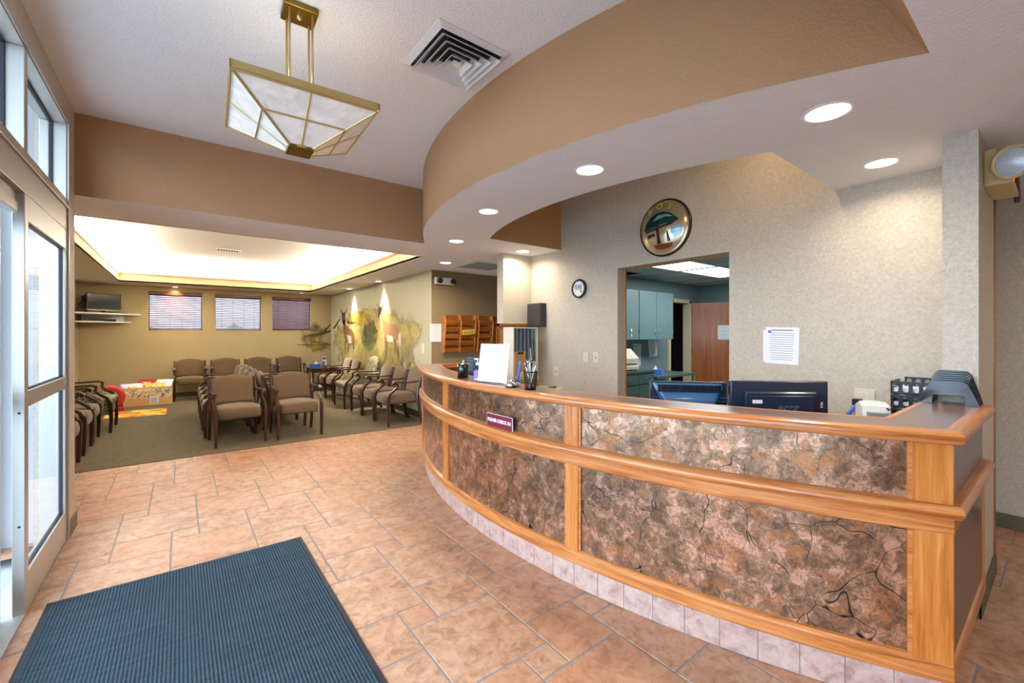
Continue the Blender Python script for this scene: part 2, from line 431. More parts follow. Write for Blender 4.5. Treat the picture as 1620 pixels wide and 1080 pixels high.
# floor tiles: modular 3x3, 2x2, 1x1 pattern
u = .1535; bm = bmesh.new(); rl = bm.loops.layers.color.new('rnd')
def addtile(i, j, n):
    x0, y0 = 1.335+u*i, 1.475+u*j; x1, y1 = x0+u*n, y0+u*n; g = .0038
    x0 += g; y0 += g; x1 -= g; y1 -= g
    xm = -.70 if y1 < 4.3 else -1.7
    x0 = max(x0, xm); x1 = min(x1, 5.9); y1 = min(y1, 6.168); y0 = max(y0, -3.0)
    if x1-x0 < .01 or y1-y0 < .01: return
    b = .0025
    V = [bm.verts.new(p) for p in ((x0, y0, -.002), (x1, y0, -.002), (x1, y1, -.002), (x0, y1, -.002))]
    U = [bm.verts.new(p) for p in ((x0+b, y0+b, 0), (x1-b, y0+b, 0), (x1-b, y1-b, 0), (x0+b, y1-b, 0))]
    c = (random.random(), random.random(), random.random(), 1)
    fs = [bm.faces.new(U)] + [bm.faces.new((V[k], V[(k+1) % 4], U[(k+1) % 4], U[k])) for k in range(4)]
    for f in fs:
        for lp in f.loops: lp[rl] = c
for a in range(-25, 26):
    for b_ in range(-22, 23):
        i0, j0 = -3 + 3*a - 2*b_, 0 + a + 4*b_
        if -24 < i0 < 32 and -34 < j0 < 34:
            addtile(i0, j0, 3); addtile(i0+2, j0-1, 1); addtile(i0, j0-2, 2)
mb = MB(); mb.bm.free(); mb.bm = bm
o = struct(mb, 'floor', 'floor_tile', 'terracotta tile floor in a modular pattern')
struct(MB().box(-.70, 5.95, -3, 4.3, -.2, -.0025).box(-1.75, 5.95, 4.3, 6.17, -.2, -.0025), 'floor_grout', 'grout', 'grey grout between the tiles')
struct(MB().box(-1.7, 3.3, 6.17, 12.2, -.2, .004), 'floor_carpet', 'carpet', 'olive brown patterned carpet of the waiting area')
struct(MB().box(5.95, 8.9, .4, 6.3, -.2, 0).box(3.83, 5.96, .55, 4.85, -.1, .001), 'floor_back_room', 'grey_plastic')
# ceilings
b = MB(); N = 48
ys = sorted(set([.315 + (4.49-.315)*i/N for i in range(N+1)] + [1.03, 3.82]))
for y0, y1 in zip(ys, ys[1:]):
    ym = (y0+y1)/2; inn = 1.03 < ym < 3.82
    r0, r1 = (xi(y0), xi(y1)) if inn else (BX+.02, BX+.02)
    b.face((xo(y0), y0, LOW), (r0, y0, LOW), (r1, y1, LOW), (xo(y1), y1, LOW))
b.box(DX-.1, 5.9, -3, .315, LOW, LOW+.03)
struct(b, 'ceiling', 'ceiling_white', 'white textured low ceiling over the reception')
t0 = (-.96, 2.55, 5.26, 11.42)
b = MB(); b.box(-1.7, t0[0], 4.49, 12.2, LOW, LOW+.03); b.box(t0[1], 3.32, 4.49, 12.2, LOW, LOW+.03)
b.box(t0[0], t0[1], 4.49, t0[2], LOW, LOW+.03); b.box(t0[0], t0[1], t0[3], 12.2, LOW, LOW+.03)
b.box(3.32, 6.2, 4.49, 6.4, LOW, LOW+.03)
struct(b, 'ceiling_waiting', 'ceiling_white', 'white lower ceiling around the tray of the waiting area')
struct(MB().box(DX-.1, 3.6, .3, 4.6, HIGH, HIGH+.05), 'ceiling_entry', 'ceiling_white', 'high white textured ceiling of the entrance')
b = MB()
b.grid(lambda p, q: (xo(.315+4.175*p), .315+4.175*p, LOW+(HIGH+.02-LOW)*q), N, 1)
o = struct(b, 'ceiling_soffit', 'paint_tan', 'tan curved soffit above the counter', smooth=True)
struct(MB().face((DX-.05, .315, LOW), (2.4, .315, LOW), (2.4, .655, HIGH+.01), (DX-.05, .655, HIGH+.01)), 'ceiling_slope', 'paint_tan', 'sloping tan end of the high ceiling')
struct(MB().box(DX-.1, 2.18, 4.486, 4.52, LOW+.0015, HIGH+.02), 'wall_header', 'paint_tan', 'tan header wall above the way to the waiting area')
# recess above the reception desk
b = MB()
b.grid(lambda p, q: (xi(1.03+2.79*p), 1.03+2.79*p, LOW+.6*q), N, 1)
b.box(xi(3.82)-.0, BX, 3.82, 3.84, LOW+.001, HIGH).box(xi(1.03), BX, 1.01, 1.03, LOW+.001, HIGH)
struct(b, 'ceiling_recess', 'paint_tan', 'tan sides of the recess above the desk')
struct(MB().box(2.2, 3.8, .95, 3.9, HIGH, HIGH+.03), 'ceiling_recess_top', 'ceiling_white')
_rl = MB().box(2.75, 3.4, .2+1.0, .2+1.04, HIGH-.05, HIGH-.01).obj('cove_lamp', 'recess_tube'); tag(_rl, 'strip lamp hidden high in the recess above the reception desk', 'lamp', 'cove lamps')
# waiting tray with cove
b = MB()
x0, x1, y0, y1 = t0
for (a0, a1, c0, c1) in ((x0-.02, x1+.02, y0-.02, y0), (x0-.02, x1+.02, y1, y1+.02), (x0-.02, x0, y0, y1), (x1, x1+.02, y0, y1)):
    b.box(a0, a1, c0, c1, LOW-.002, LOW+.17)
struct(b, 'trim_1', 'cove_paint', 'cream band around the lit ceiling tray')
b = MB()
for (a0, a1, c0, c1) in ((x0-.03, x1+.03, y0-.03, y0+.012), (x0-.03, x1+.03, y1-.012, y1+.03), (x0-.03, x0+.012, y0, y1), (x1-.012, x1+.03, y0, y1)):
    b.box(a0, a1, c0, c1, LOW+.15, LOW+.19)
struct(b, 'trim_2', 'oak_x', 'thin oak moulding on the rim of the ceiling tray')
b = MB()
b.box(x0-.3, x1+.3, y0-.3, y1+.3, 2.96, 3.0)
for (a0, a1, c0, c1) in ((x0-.3, x1+.3, y0-.32, y0-.3), (x0-.3, x1+.3, y1+.3, y1+.32), (x0-.32, x0-.3, y0-.3, y1+.3), (x1+.3, x1+.32, y0-.3, y1+.3)):
    b.box(a0, a1, c0, c1, LOW+.03, 3.0)
struct(b, 'ceiling_tray', 'tray_white', 'bright white ceiling inside the tray')
for i, (a0, a1, c0, c1) in enumerate(((x0, x1, y0-.20, y0-.10), (x0, x1, y1+.10, y1+.20), (x0-.20, x0-.10, y0, y1), (x1+.10, x1+.20, y0, y1))):
    o = MB().box(a0, a1, c0, c1, LOW+.13, LOW+.155).obj('cove_lamp', 'cove_tube')
    tag(o, 'hidden strip lamp in the cove along the %s edge of the ceiling tray' % ('near', 'far', 'left', 'right')[i], 'lamp', 'cove lamps')

# walls
def wallbox(name, mat, *boxes, label=None):
    b = MB()
    for q in boxes: b.box(*q)
    return struct(b, name, mat, label)
# opening in the reception back wall
OY0, OY1, OZ = 1.777, 2.958, 2.115
wallbox('wall_reception', 'wallpaper', (BX, BX+.13, .41, OY0, 0, ROOF), (BX, BX+.13, OY1, 4.52, 0, ROOF), (BX, BX+.13, OY0, OY1, OZ, ROOF),
        label='papered wall behind the reception desk')
wallbox('wall_wing_left', 'wallpaper', (3.235, BX+.12, 4.385, 4.515, 0, LOW), label='papered wing wall at the far end of the counter')
wallbox('wall_wing_right', 'wallpaper', (3.157, 3.84, .283, .413, 0, LOW), label='papered wing wall at the near end of the counter')
wallbox('wall_hall', 'wallpaper', (4.78, 4.9, -3, .55, 0, LOW), label='papered wall across the hall')
wallbox('wall_hall_end', 'wallpaper', (3.84, 8.9, .42, .55, 0, ROOF))
wallbox('wall_south', 'wallpaper', (-.8, 5.0, -3.1, -3, 0, ROOF))
wallbox('wall_entry_corner', 'wallpaper', (-.78, DX, 4.235, 4.50, 0, ROOF), label='papered wall end beside the entrance doors')
wallbox('wall_entry_south', 'wallpaper', (-.78, DX, -3, -1.2, 0, ROOF), (-.78, DX, -1.2, 4.24, 2.905, ROOF))
wallbox('wall_waiting_front', 'exterior_stucco', (-1.75, -.77, 4.30, 4.50, 0, ROOF))
wallbox('wall_waiting_left', 'paint_khaki', (-1.75, -1.62, 4.3, 12.3, 0, ROOF))
WZ0, WZ1 = 1.49, 2.335
WIN = [(-.546, .396), (.635, 1.567), (1.807, 2.70)]
bx = [(-1.75, 3.3, NY, NY+.16, 0, WZ0), (-1.75, 3.3, NY, NY+.16, WZ1, ROOF)]
ed = [-1.75] + [v for w in WIN for v in w] + [3.3]
for k in range(0, len(ed), 2): bx.append((ed[k], ed[k+1], NY, NY+.16, WZ0, WZ1))
wallbox('wall_north', 'paint_khaki', *bx, label='khaki far wall of the waiting area')
wallbox('wall_mural', 'paint_mural_wall', (3.2, 3.33, 6.281, 12.3, 0, ROOF), label='pale green wall with the painted mural')
wallbox('wall_corridor', 'paint_olive', (3.2005, 6.2, 6.274, 6.42, 0, LOW), label='olive corridor wall with the brochure racks')
wallbox('wall_corridor_end', 'paint_olive', (6.1, 6.2, 4.99, 6.4, 0, ROOF), (3.83, 6.2, 4.975, 5.03, 0, ROOF))
# room behind the opening
wallbox('wall_back_north', 'paint_teal', (3.83, 7.66, 4.85, 4.97, 0, 2.6), (8.42, 8.9, 4.85, 4.97, 0, 2.6), (7.66, 8.42, 4.85, 4.97, 2.06, 2.6), label='teal wall with the cabinets')
wallbox('wall_back_east', 'paint_teal', (8.8, 8.92, .5, 4.97, 0, 2.6))
b = MB().box(3.83, 8.9, .5, 4.9, LOW, LOW+.02)
struct(b, 'ceiling_back', 'acoustic', 'grey acoustic tile ceiling of the back room')
b = MB()
for k in range(9): b.box(3.83+.607*k+.64-.0125-.607*1.0+.0, 3.83+.607*k+.64+.0125-.607, .55, 4.85, LOW-.008, LOW+.002)
for k in range(5): b.box(3.83, 8.8, 4.5-1.215*k*.5*1.0-.0125, 4.5-1.215*k*.5+.0125, LOW-.008, LOW+.002) if k in (1, 3) else None
struct(b, 'ceiling_grid', 'white_matte')
# dark room behind the far door
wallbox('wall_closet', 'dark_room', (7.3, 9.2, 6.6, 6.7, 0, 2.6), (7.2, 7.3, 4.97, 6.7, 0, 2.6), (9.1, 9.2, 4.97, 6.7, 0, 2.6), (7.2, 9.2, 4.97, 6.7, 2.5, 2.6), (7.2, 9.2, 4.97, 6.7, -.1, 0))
# unseen roof slab added to keep sky light from leaking in
wallbox('ceiling_light_seal', 'white_matte', (-1.8, 9.3, -3.2, 12.4, ROOF, ROOF+.1))
wallbox('wall_light_seal', 'white_matte', (9.2, 9.3, -3.2, 7, -.2, ROOF), (4.9, 9.3, -3.2, -3.1, -.2, ROOF), (3.3, 9.3, 6.9, 7, -.2, ROOF), (4.78, 9.3, .3, .5, LOW, ROOF))  # unseen outer walls added to seal the shell against sky light
# ground outside
struct(MB().box(-60, -.7, -60, 60, -.3, -.06).box(-60, 60, 12.35, 60, -.3, -.06), 'ground_outside', 'pavement')
# baseboards
b = MB().box(3.145, 3.157, .271, .425, 0, .105).box(3.145, 3.85, .271, .283, 0, .105).box(3.84, 3.852, .271, .42, 0, .105)
struct(b, 'baseboard_wing', 'vinyl_base', bevel=.003)
struct(MB().box(4.768, 4.78, -3, .42, 0, .105), 'baseboard_hall', 'vinyl_base', bevel=.003)
struct(MB().box(3.186, 3.2, 6.262, NY, 0, .11).box(3.186, 6, 6.262, 6.276, 0, .11), 'baseboard_mural', 'dark_base', bevel=.003)
struct(MB().box(-1.62, 3.2, NY-.012, NY, 0, .11).box(-1.62, -1.608, 4.5, NY, 0, .11), 'baseboard_north', 'dark_base', bevel=.003)
struct(MB().box(DX, DX+.012, 4.235, 4.50, 0, .1).box(DX-.4, DX+.012, 4.50, 4.512, 0, .1), 'baseboard_entry', 'vinyl_base')
# copper coloured corner trims
struct(MB().box(3.838, 3.848, .275, .29, .1, LOW), 'trim_3', 'copper_trim')
struct(MB().box(BX+.124, BX+.136, OY1-.012, OY1+.004, 0, OZ).box(BX+.124, BX+.136, OY0-.004, OY0+.012, 0, OZ).box(BX+.124, BX+.136, OY0, OY1, OZ-.012, OZ+.004), 'trim_4', 'oak_z', 'narrow wood edge around the opening')
# ------------------------------------------------------------------ entrance glazing
def frame_part(name, mat, par, *bx, bevel=.003):
    b = MB()
    for q in bx: b.box(*q)
    return b.obj(name, mat, par, bevel=bevel)
JY = 4.215     # jamb
MY = [3.235, 1.75, .35, -1.15]
tz0, tz1 = 2.345, 2.86
w1 = thing('window_1', 'row of transom windows over the entrance doors', None, (0, 0, 0), kind='structure')
frame_part('frame', 'aluminium', w1, (DX-.13, DX, -1.2, 4.235, tz1, 2.905), (DX-.13, DX, JY, 4.235, 0, tz1),
           (DX-.13, DX, -1.2, 4.235, 2.13, tz0), *[(DX-.13, DX, m-.028, m+.028, tz0, tz1) for m in MY])
frame_part('frame_trim', 'aluminium', w1, (DX, DX+.012, -1.2, 4.235, 2.28, 2.30), (DX, DX+.010, -1.2, 4.24, 2.865, 2.885), (DX, DX+.012, 4.222, 4.24, 0, 2.9))
e = [JY] + MY
for k in range(4):
    ya, yb = e[k+1]+.028, e[k]-(.028 if k else 0)
    g = frame_part('pane', 'glass', w1, (DX-.078, DX-.072, ya, yb, tz0, tz1), bevel=0)
    frame_part('gasket', 'gasket', w1, (DX-.085, DX-.066, ya, ya+.012, tz0, tz1), (DX-.085, DX-.066, yb-.012, yb, tz0, tz1), (DX-.085, DX-.066, ya, yb, tz0, tz0+.012), (DX-.085, DX-.066, ya, yb, tz1-.012, tz1), bevel=0)
def leaf(name, label, ya, yb, xf, depth=.045):
    d = thing(name, label, None, (xf, ya, 0), kind='structure'); w = yb-ya; top = 2.128; st = .062
    frame_part('frame', 'aluminium', d, (-depth, 0, 0, st, 0, top), (-depth, 0, w-st*.7, w, 0, top), (-depth, 0, st, w-st*.7, top-.13, top),
               (-depth, 0, st, w-st*.7, .0, .20), (-depth, 0, st, w-st*.7, 1.045, 1.125))
    for z0, z1 in ((.20, 1.045), (1.125, top-.13)):
        frame_part('pane', 'glass', d, (-depth/2-.003, -depth/2+.003, st, w-st*.7, z0, z1), bevel=0)
        frame_part('gasket', 'gasket', d, (-depth/2-.009, -depth/2+.009, st, st+.008, z0, z1), (-depth/2-.009, -depth/2+.009, w-st*.7-.008, w-st*.7, z0, z1), (-depth/2-.009, -depth/2+.009, st, w-st*.7, z0, z0+.008), (-depth/2-.009, -depth/2+.009, st, w-st*.7, z1-.008, z1), bevel=0)
    return d
d = leaf('door_1', 'fixed glass side panel beside the sliding doors', 3.215, JY, DX, .045)
for z in (1.02, .45): MB().cyl((-.02, -.002, z), (-.02, .004, z), .006, 10).obj('screw', 'gasket', d)
leaf('door_2', 'nearest sliding glass door leaf', 1.95, 3.19, DX-.075, .045)
leaf('door_3', 'second sliding glass door leaf', .65, 1.945, DX-.075, .045)
leaf('door_4', 'fixed glass panel nearest the camera', -1.2, .64, DX, .045)
struct(MB().box(DX-.13, DX-.03, -1.2, 3.21, 2.07, 2.13).box(DX-.06, DX-.02, -1.2, 3.2, 2.02, 2.075), 'trim_5', 'aluminium', 'header track of the sliding doors', bevel=.004)
struct(MB().box(DX-.15, DX+.0, -1.2, 4.215, -.01, .008), 'trim_6', 'aluminium', 'metal threshold')
# pilaster outside
struct(MB().box(-1.35, -.95, 4.16, 4.32, 0, ROOF), 'wall_pilaster', 'white_matte')

# ------------------------------------------------------------------ far windows and blinds
for k, (wa, wb) in enumerate(WIN):
    n = k+2; w = thing('window_%d' % n, 'small high window behind wooden blinds', None, (0, 0, 0), kind='structure')
    frame_part('window_frame', 'white_plastic', w, (wa, wa+.02, NY+.07, NY+.13, WZ0, WZ1), (wb-.02, wb, NY+.07, NY+.13, WZ0, WZ1), (wa, wb, NY+.07, NY+.13, WZ0, WZ0+.02), (wa, wb, NY+.07, NY+.13, WZ1-.03, WZ1))
    frame_part('pane', 'glass', w, (wa+.02, wb-.02, NY+.098, NY+.104, WZ0+.02, WZ1-.03), bevel=0)
    bl = thing('window_blind', ['left wooden blind below the bright ceiling lamp, on the far wall', 'middle wooden blind of the three on the far wall', 'right wooden blind on the far wall, nearest the mural'][k], 'blind', ((wa+wb)/2, NY+.03, WZ0), 0, 'wooden blinds on the far wall')
    h = (wb-wa)/2-.01; H = WZ1-WZ0
    MB().box(-h-.012, h+.012, -.045, -.028, H-.075, H-.002).box(-h, h, -.03, .03, H-.045, H-.003).obj('valance', 'blind_wood', bl, bevel=.004)
    b = MB(); ns = 19; tilt = .85 if k == 2 else .58
    for j in range(ns):
        z = .045 + (H-.13)*j/(ns-1); M_ = T(0, 0, z) @ Matrix.Rotation(tilt, 4, 'X')
        b.box(-h, h, -.024, .024, -.0018, .0018, M_)
    b.obj('slats', 'blind_wood', bl)
    MB().box(-h, h, -.02, .02, .008, .026).obj('bottom_rail', 'blind_wood', bl, bevel=.003)
    b = MB()
    for xx in (-h*.72, -h*.24, h*.24, h*.72): b.box(xx-.002, xx+.002, -.026, -.024, .02, H-.05).box(xx-.002, xx+.002, .024, .026, .02, H-.05)
    b.obj('ladder_cords', 'dark_base', bl)
# backdrop wall added to dim the sky behind the blinds, and a hedge
struct(MB().box(-9, 14, 17.5, 18, -.1, 9.0), 'wall_sky_block', 'sky_block_paint')
b = MB(); rh = random.Random(4)
for k in range(16): b.lathe([(0, 0), (.7, .1), (.8, .6), (.55, 1.2+.4*rh.random()), (0, 1.5+.4*rh.random())], (-7+1.2*k, 16.4+.3*rh.random(), -.06), 12)
tag(b.obj('hedge', 'hedge_green', None, smooth=True), 'green hedge outside the high windows', 'hedge', kind='stuff')

# ------------------------------------------------------------------ recessed lights
def area(name, size, energy, loc, color, parent=None, shape='DISK', rot=(0, 0, 0), spread=PI, sy=None):
    L = bpy.data.lights.new(name, 'AREA'); L.shape = shape; L.size = size; L.energy = energy; L.color = color; L.spread = spread
    if sy: L.size_y = sy
    o = bpy.data.objects.new(name, L); COL.objects.link(o); o.location = loc; o.rotation_euler = rot
    if parent: o.parent = parent
    return o
WARM = (1, .84, .66)
def can(x, y, label, r=.075, en=CAN_W, group='recessed ceiling lights over the reception', spread=2.7, z=LOW, col=WARM):
    t = thing('recessed_light', label, 'ceiling light', (x, y, z), 0, group)
    MB().lathe([(r, .0), (r+.004, -.004), (r+.018, -.004), (r+.022, 0)], n=32).obj('trim_ring', 'white_plastic', t, smooth=True)
    MB().lathe([(.0, -.0015), (r*.96, -.0015), (r, -.001)], n=32).obj('lens', 'can_lens', t)
    area('lamp_light', r*1.8, en, (0, 0, -.006), col, t, spread=spread)
    return t
G2 = 'recessed ceiling lights of the waiting area and corridor'
can(2.369, .688, 'largest recessed light, nearest the camera above the counter', .085)
can(2.027, 1.837, 'recessed light in the soffit, second nearest along the counter curve', .08)
can(3.329, .696, 'recessed light beside the right wing wall', en=5.0)
can(2.045, 2.978, 'recessed light in the soffit, third along the counter curve', .075)
can(2.422, 4.156, 'recessed light where the soffit meets the header, above the counter end', .075)
can(3.375, 4.165, 'recessed light lighting the corner by the left wing wall', .075)
can(3.036, 5.516, 'recessed light in front of the corridor', .075, 18, G2)
can(3.08, 8.3, 'recessed spotlight shining down on the right pronghorn of the mural', .05, 14, G2, 1.1)
can(3.08, 10.15, 'recessed spotlight shining down on the left pronghorn of the mural', .05, 14, G2, 1.1)
can(-.09, NY-.13, 'recessed light glowing onto the left wooden blind', .05, 10, G2, 1.9, col=(1, .72, .4))
can(2.43, NY-.22, 'small recessed light above the right wooden blind', .04, 2, G2, 2.2)
can(2.4, -1.2, 'added unseen recessed light in the low ceiling behind the camera, right'); can(.6, -1.2, 'added unseen recessed light in the low ceiling behind the camera, left')  # unseen cans added for more light behind the camera
can(4.3, -.9, 'unseen recessed light added in the hall')  # unseen can added to the same row, hall side

# ceiling fluorescents of the back room
for k, (xa, xb, lb) in enumerate(((5.66, 6.36, 'fluorescent ceiling panel of the back room, the nearer one'), (6.46, 7.72, 'fluorescent ceiling panel of the back room, the farther one'))):
    t = thing('ceiling_panel_light', lb, 'ceiling light', ((xa+xb)/2, 3.57, LOW), 0, 'fluorescent panels of the back room')
    h = (xb-xa)/2
    b = MB().box(-h-.02, h+.02, -.33, -.305, -.014, .0).box(-h-.02, h+.02, .305, .33, -.014, .0).box(-h-.02, -h, -.31, .31, -.014, .0).box(h, h+.02, -.31, .31, -.014, .0)
    b.obj('frame', 'white_plastic', t)
    MB().box(-h, h, -.305, .305, -.012, -.002).obj('diffuser', 'fluor', t)
    area('lamp_light', 2*h, FLUO_W*(.6 if k == 0 else 1), (0, 0, -.02), (.93, .98, 1), t, 'RECTANGLE', sy=.6)

# ------------------------------------------------------------------ ceiling vents
vt = thing('ceiling_vent', 'square white louvred air diffuser in the high ceiling', 'vent', (1.294, 2.228, HIGH), 0)
S = .235
b = MB()
def ringbox(b, so, si, z0, z1, zi=None):      # square frame with sloping face
    zi = z1 if zi is None else zi
    for a in range(4):
        c_, s_ = math.cos(a*PI/2), math.sin(a*PI/2)
        R = lambda x, y, z: (x*c_-y*s_, x*s_+y*c_, z)
        b.face(R(-so, -so, z0), R(so, -so, z0), R(si, -si, zi), R(-si, -si, zi))
        b.face(R(-so, -so, z0+.004), R(so, -so, z0+.004), R(si, -si, zi+.004), R(-si, -si, zi+.004))
        b.face(R(-si, -si, zi), R(si, -si, zi), R(si, -si, zi+.004), R(-si, -si, zi+.004))
        b.face(R(-so, -so, z0), R(so, -so, z0), R(so, -so, z0+.004), R(-so, -so, z0+.004))
ringbox(b, S, S-.035, -.004, 0, -.018)
b.obj('frame', 'vent_white', vt)
MB().box(-S+.03, S-.03, -S+.03, S-.03, -.002, .0).obj('duct', 'vent_dark', vt)
for k, so in enumerate((.192, .152, .112, .072)):
    b = MB(); ringbox(b, so, so-.038, -.040-.003*k, 0, -.004); b.obj('louvre', 'vent_white', vt)
MB().box(-.026, .026, -.026, .026, -.036, -.03).obj('centre_plate', 'vent_white', vt)
b = MB()
for k in range(14): b.box(-S+.05+.03*k, -S+.056+.03*k, .05, S-.04, -.004, -.003)
b.obj('damper_blades', 'steel', vt)
v2 = thing('ceiling_vent', 'small white rectangular vent in the bright tray ceiling', 'vent', (.70, 9.5, 2.96), 0)
b = MB().box(-.2, .2, -.1, .1, -.012, 0); b.obj('frame', 'vent_white', v2, bevel=.004)
b = MB()
for k in range(8): b.box(-.16+.042*k, -.14+.042*k, -.075, .075, -.0135, -.012)
b.obj('slots', 'vent_dark', v2)
v3 = thing('ceiling_panel', 'flat square grille panel in the corridor ceiling', 'ceiling panel', (3.63, 5.40, LOW))
MB().box(-.31, .31, -.31, .31, -.010, -.006).obj('grille', 'grey_plastic', v3)
MB().box(-.33, .33, -.33, -.30, -.014, 0).box(-.33, .33, .30, .33, -.014, 0).box(-.33, -.30, -.3, .3, -.014, 0).box(.30, .33, -.3, .3, -.014, 0).obj('frame', 'vent_white', v3)

# ------------------------------------------------------------------ pendant
pd = thing('pendant_lamp', 'brass pendant lamp with alabaster panels hanging by four rods', 'pendant lamp', (.478, 2.385, HIGH), math.radians(-2.5))
MB().box(-.078, .078, -.072, .072, -.028, 0).obj('canopy', 'brass_dark', pd, bevel=.004)
MB().lathe([(0, -.045), (.012, -.04), (.014, -.028)], n=12).obj('finial', 'brass', pd, smooth=True)
ZR, ZB = 2.52-HIGH, 2.345-HIGH
for sx in (-1, 1):
    for sy in (-1, 1):
        MB().cyl((sx*.052, sy*.048, -.028), (sx*.052, sy*.048, ZR+.01), .0055, 10).obj('rod', 'brass', pd, smooth=True)
R1, R0 = .305, .052
b = MB()
for a in range(4):
    M_ = Matrix.Rotation(a*PI/2, 4, 'Z'); b.box(-R1-.004, R1+.004, -R1-.004, -R1+.008, ZR-.012, ZR+.022, M_)
b.obj('rim', 'brass', pd, bevel=.002)
MB().box(-.06, .06, -.008, .008, ZR-.004, ZR+.012).box(-.008, .008, -R1, R1, ZR-.004, ZR+.008).box(-R1, R1, -.008, .008, ZR-.004, ZR+.008).obj('cross_bar', 'brass_dark', pd)
for a in range(4):
    M_ = Matrix.Rotation(a*PI/2, 4, 'Z')
    P_ = lambda p, q, dd=0: M_ @ Vector(((-1+2*p)*(R1+(R0-R1)*q), -(R1+(R0-R1)*q)+dd*.5, ZR-.008+(ZB-ZR+.012)*q + dd))
    b = MB(); b.face(P_(0, 0), P_(1, 0), P_(1, 1), P_(0, 1)); b.obj('glass_panel', 'alabaster', pd, solid=.004)
    b = MB(); sd = (M_ @ Vector((1, 0, 0)))
    b.bar([P_(0, 0, -.002), P_(0, 1, -.002)], .013, .008, sd).bar([P_(.5, 0, -.003), P_(.5, 1, -.003)], .009, .007, sd)
    b.bar([P_(.0, .5, -.003), P_(1, .5, -.003)], .009, .007, (0, 0, 1)).bar([P_(0, 0.02, -.003), P_(1, 0.02, -.003)], .012, .007, (0, 0, 1))
    b.obj('leading', 'brass', pd)
MB().box(-R0-.006, R0+.006, -R0-.006, R0+.006, ZB-.012, ZB+.016).obj('bottom_cap', 'brass_dark', pd, bevel=.003)
MB().box(-.02, .02, -R0-.010, -R0-.006, ZB-.006, ZB+.008).obj('cap_plate', 'brass', pd)
_L = bpy.data.lights.new('pendant_light', 'POINT'); _L.energy = PEND_W; _L.color = WARM; _L.shadow_soft_size = .06
_o = bpy.data.objects.new('pendant_light', _L); COL.objects.link(_o); _o.parent = pd; _o.location = (0, 0, ZR+.01)

# ------------------------------------------------------------------ reception counter
CC = (6.166, 2.416, 4.490)
def xc(y, d=0): return CC[0]-math.sqrt((CC[2]+d)**2-(y-CC[1])**2)
YR, YL = .272, 4.50
def arc(ya, yb, n=40): return [(xc(ya+(yb-ya)*i/n), ya+(yb-ya)*i/n) for i in range(n+1)]
# path runs so that the outward side (right of travel) faces the entrance: from the far end to the near end
main = arc(YL, YR, 64)
full = [(3.233, YL)] + main + [(3.155, YR)]
ctr = thing('reception_counter', 'long curved oak counter with copper leaf panels', 'counter', (0, 0, 0))
ZT = 1.068
def ps(path, prof, name, mat, par=ctr, **kw):
    return MB().pathsweep(path, prof).obj(name, mat, par, **kw)
ps(full, [(-.05, .0), (-.05, ZT-.032), (-.012, ZT-.032), (-.012, .15), (-.032, .15), (-.032, 0)], 'carcass', 'end_laminate')
inner_w = [(3.233, YL-.17)] + [(xc(y_, -.17), y_) for y_ in [(YL-.17)+(YR+.17-(YL-.17))*i/40 for i in range(41)]] + [(3.155, YR+.17)]
ps(inner_w, [(-.01, 0), (-.01, ZT-.032), (.01, ZT-.032), (.01, 0)], 'inner_panel', 'oak_dark')
# tiled plinth
b = MB()
acc = 0; seg = .1535; L = [0]
for p, q in zip(full, full[1:]): L.append(L[-1]+math.dist(p, q))
def at_len(s):
    for i in range(len(L)-1):
        if s <= L[i+1]+1e-9:
            t_ = (s-L[i])/(L[i+1]-L[i]); return (full[i][0]+(full[i+1][0]-full[i][0])*t_, full[i][1]+(full[i+1][1]-full[i][1])*t_)
    return full[-1]
i0 = L[1]; i1 = L[-2]
def tiles(sa, sb):
    n = max(1, round((sb-sa)/seg)); w = (sb-sa)/n
    for k in range(n):
        a_, b_ = sa+w*k+.0018, sa+w*(k+1)-.0018
        b.pathsweep([at_len(a_+(b_-a_)*j/3) for j in range(4)], [(-.030, .003), (-.030, .149), (-.020, .149), (-.020, .003)])
tiles(0, i0); tiles(i0, i1); tiles(i1, L[-1])
b.obj('tile_plinth', 'base_tile', ctr)
MB().pathsweep(full, [(-.032, 0), (-.032, .15), (-.024, .15), (-.024, 0)]).obj('plinth_grout', 'grout', ctr)
# rails
ps(full, [(-.02, .148), (-.02, .222), (.004, .222), (.012, .214), (.014, .205), (.014, .154), (.010, .148)], 'base_rail', 'oak_run')
ps(full, [(-.02, .690), (-.02, .770), (.010, .770), (.014, .745), (.014, .694), (.010, .690)], 'middle_rail', 'oak_run')
def nose(d0, d1, z0, z1, n=8):
    r = (z1-z0)/2; zc = (z0+z1)/2; pr = [(d0, z0)]
    for i in range(n+1):
        a = -PI/2 + PI*i/n; pr.append((d1-r+r*math.cos(a), zc+r*math.sin(a)))
    pr.append((d0, z1)); return pr
ps(full, nose(-.02, .045, .750, .800), 'middle_nosing', 'oak_run')
ps(full, nose(-.01, .045, ZT-.05, ZT), 'top_nosing', 'oak_run')
# laminate top and inner oak edge
DI = .195
inner = [(3.233, YL-DI)] + [(xc(y_, -DI), y_) for y_ in [(YL-DI)+(YR+DI-(YL-DI))*i/48 for i in range(49)]] + [(3.155, YR+DI)]
outl = [(3.233, YL)] + [(xc(y_, -.0), y_) for y_ in [YL+(YR-YL)*i/48 for i in range(49)]] + [(3.155, YR)]
b = MB()
for (p0, p1, q0, q1) in zip(outl, outl[1:], inner, inner[1:]):
    for z in (ZT-.03, ZT-.001): b.face((*p0, z), (*p1, z), (*q1, z), (*q0, z))
b.obj('countertop', 'laminate_top', ctr)
ps(inner, [(-.012, ZT-.035), (-.012, ZT), (.010, ZT), (.010, ZT-.035)], 'inner_edge', 'oak_run')
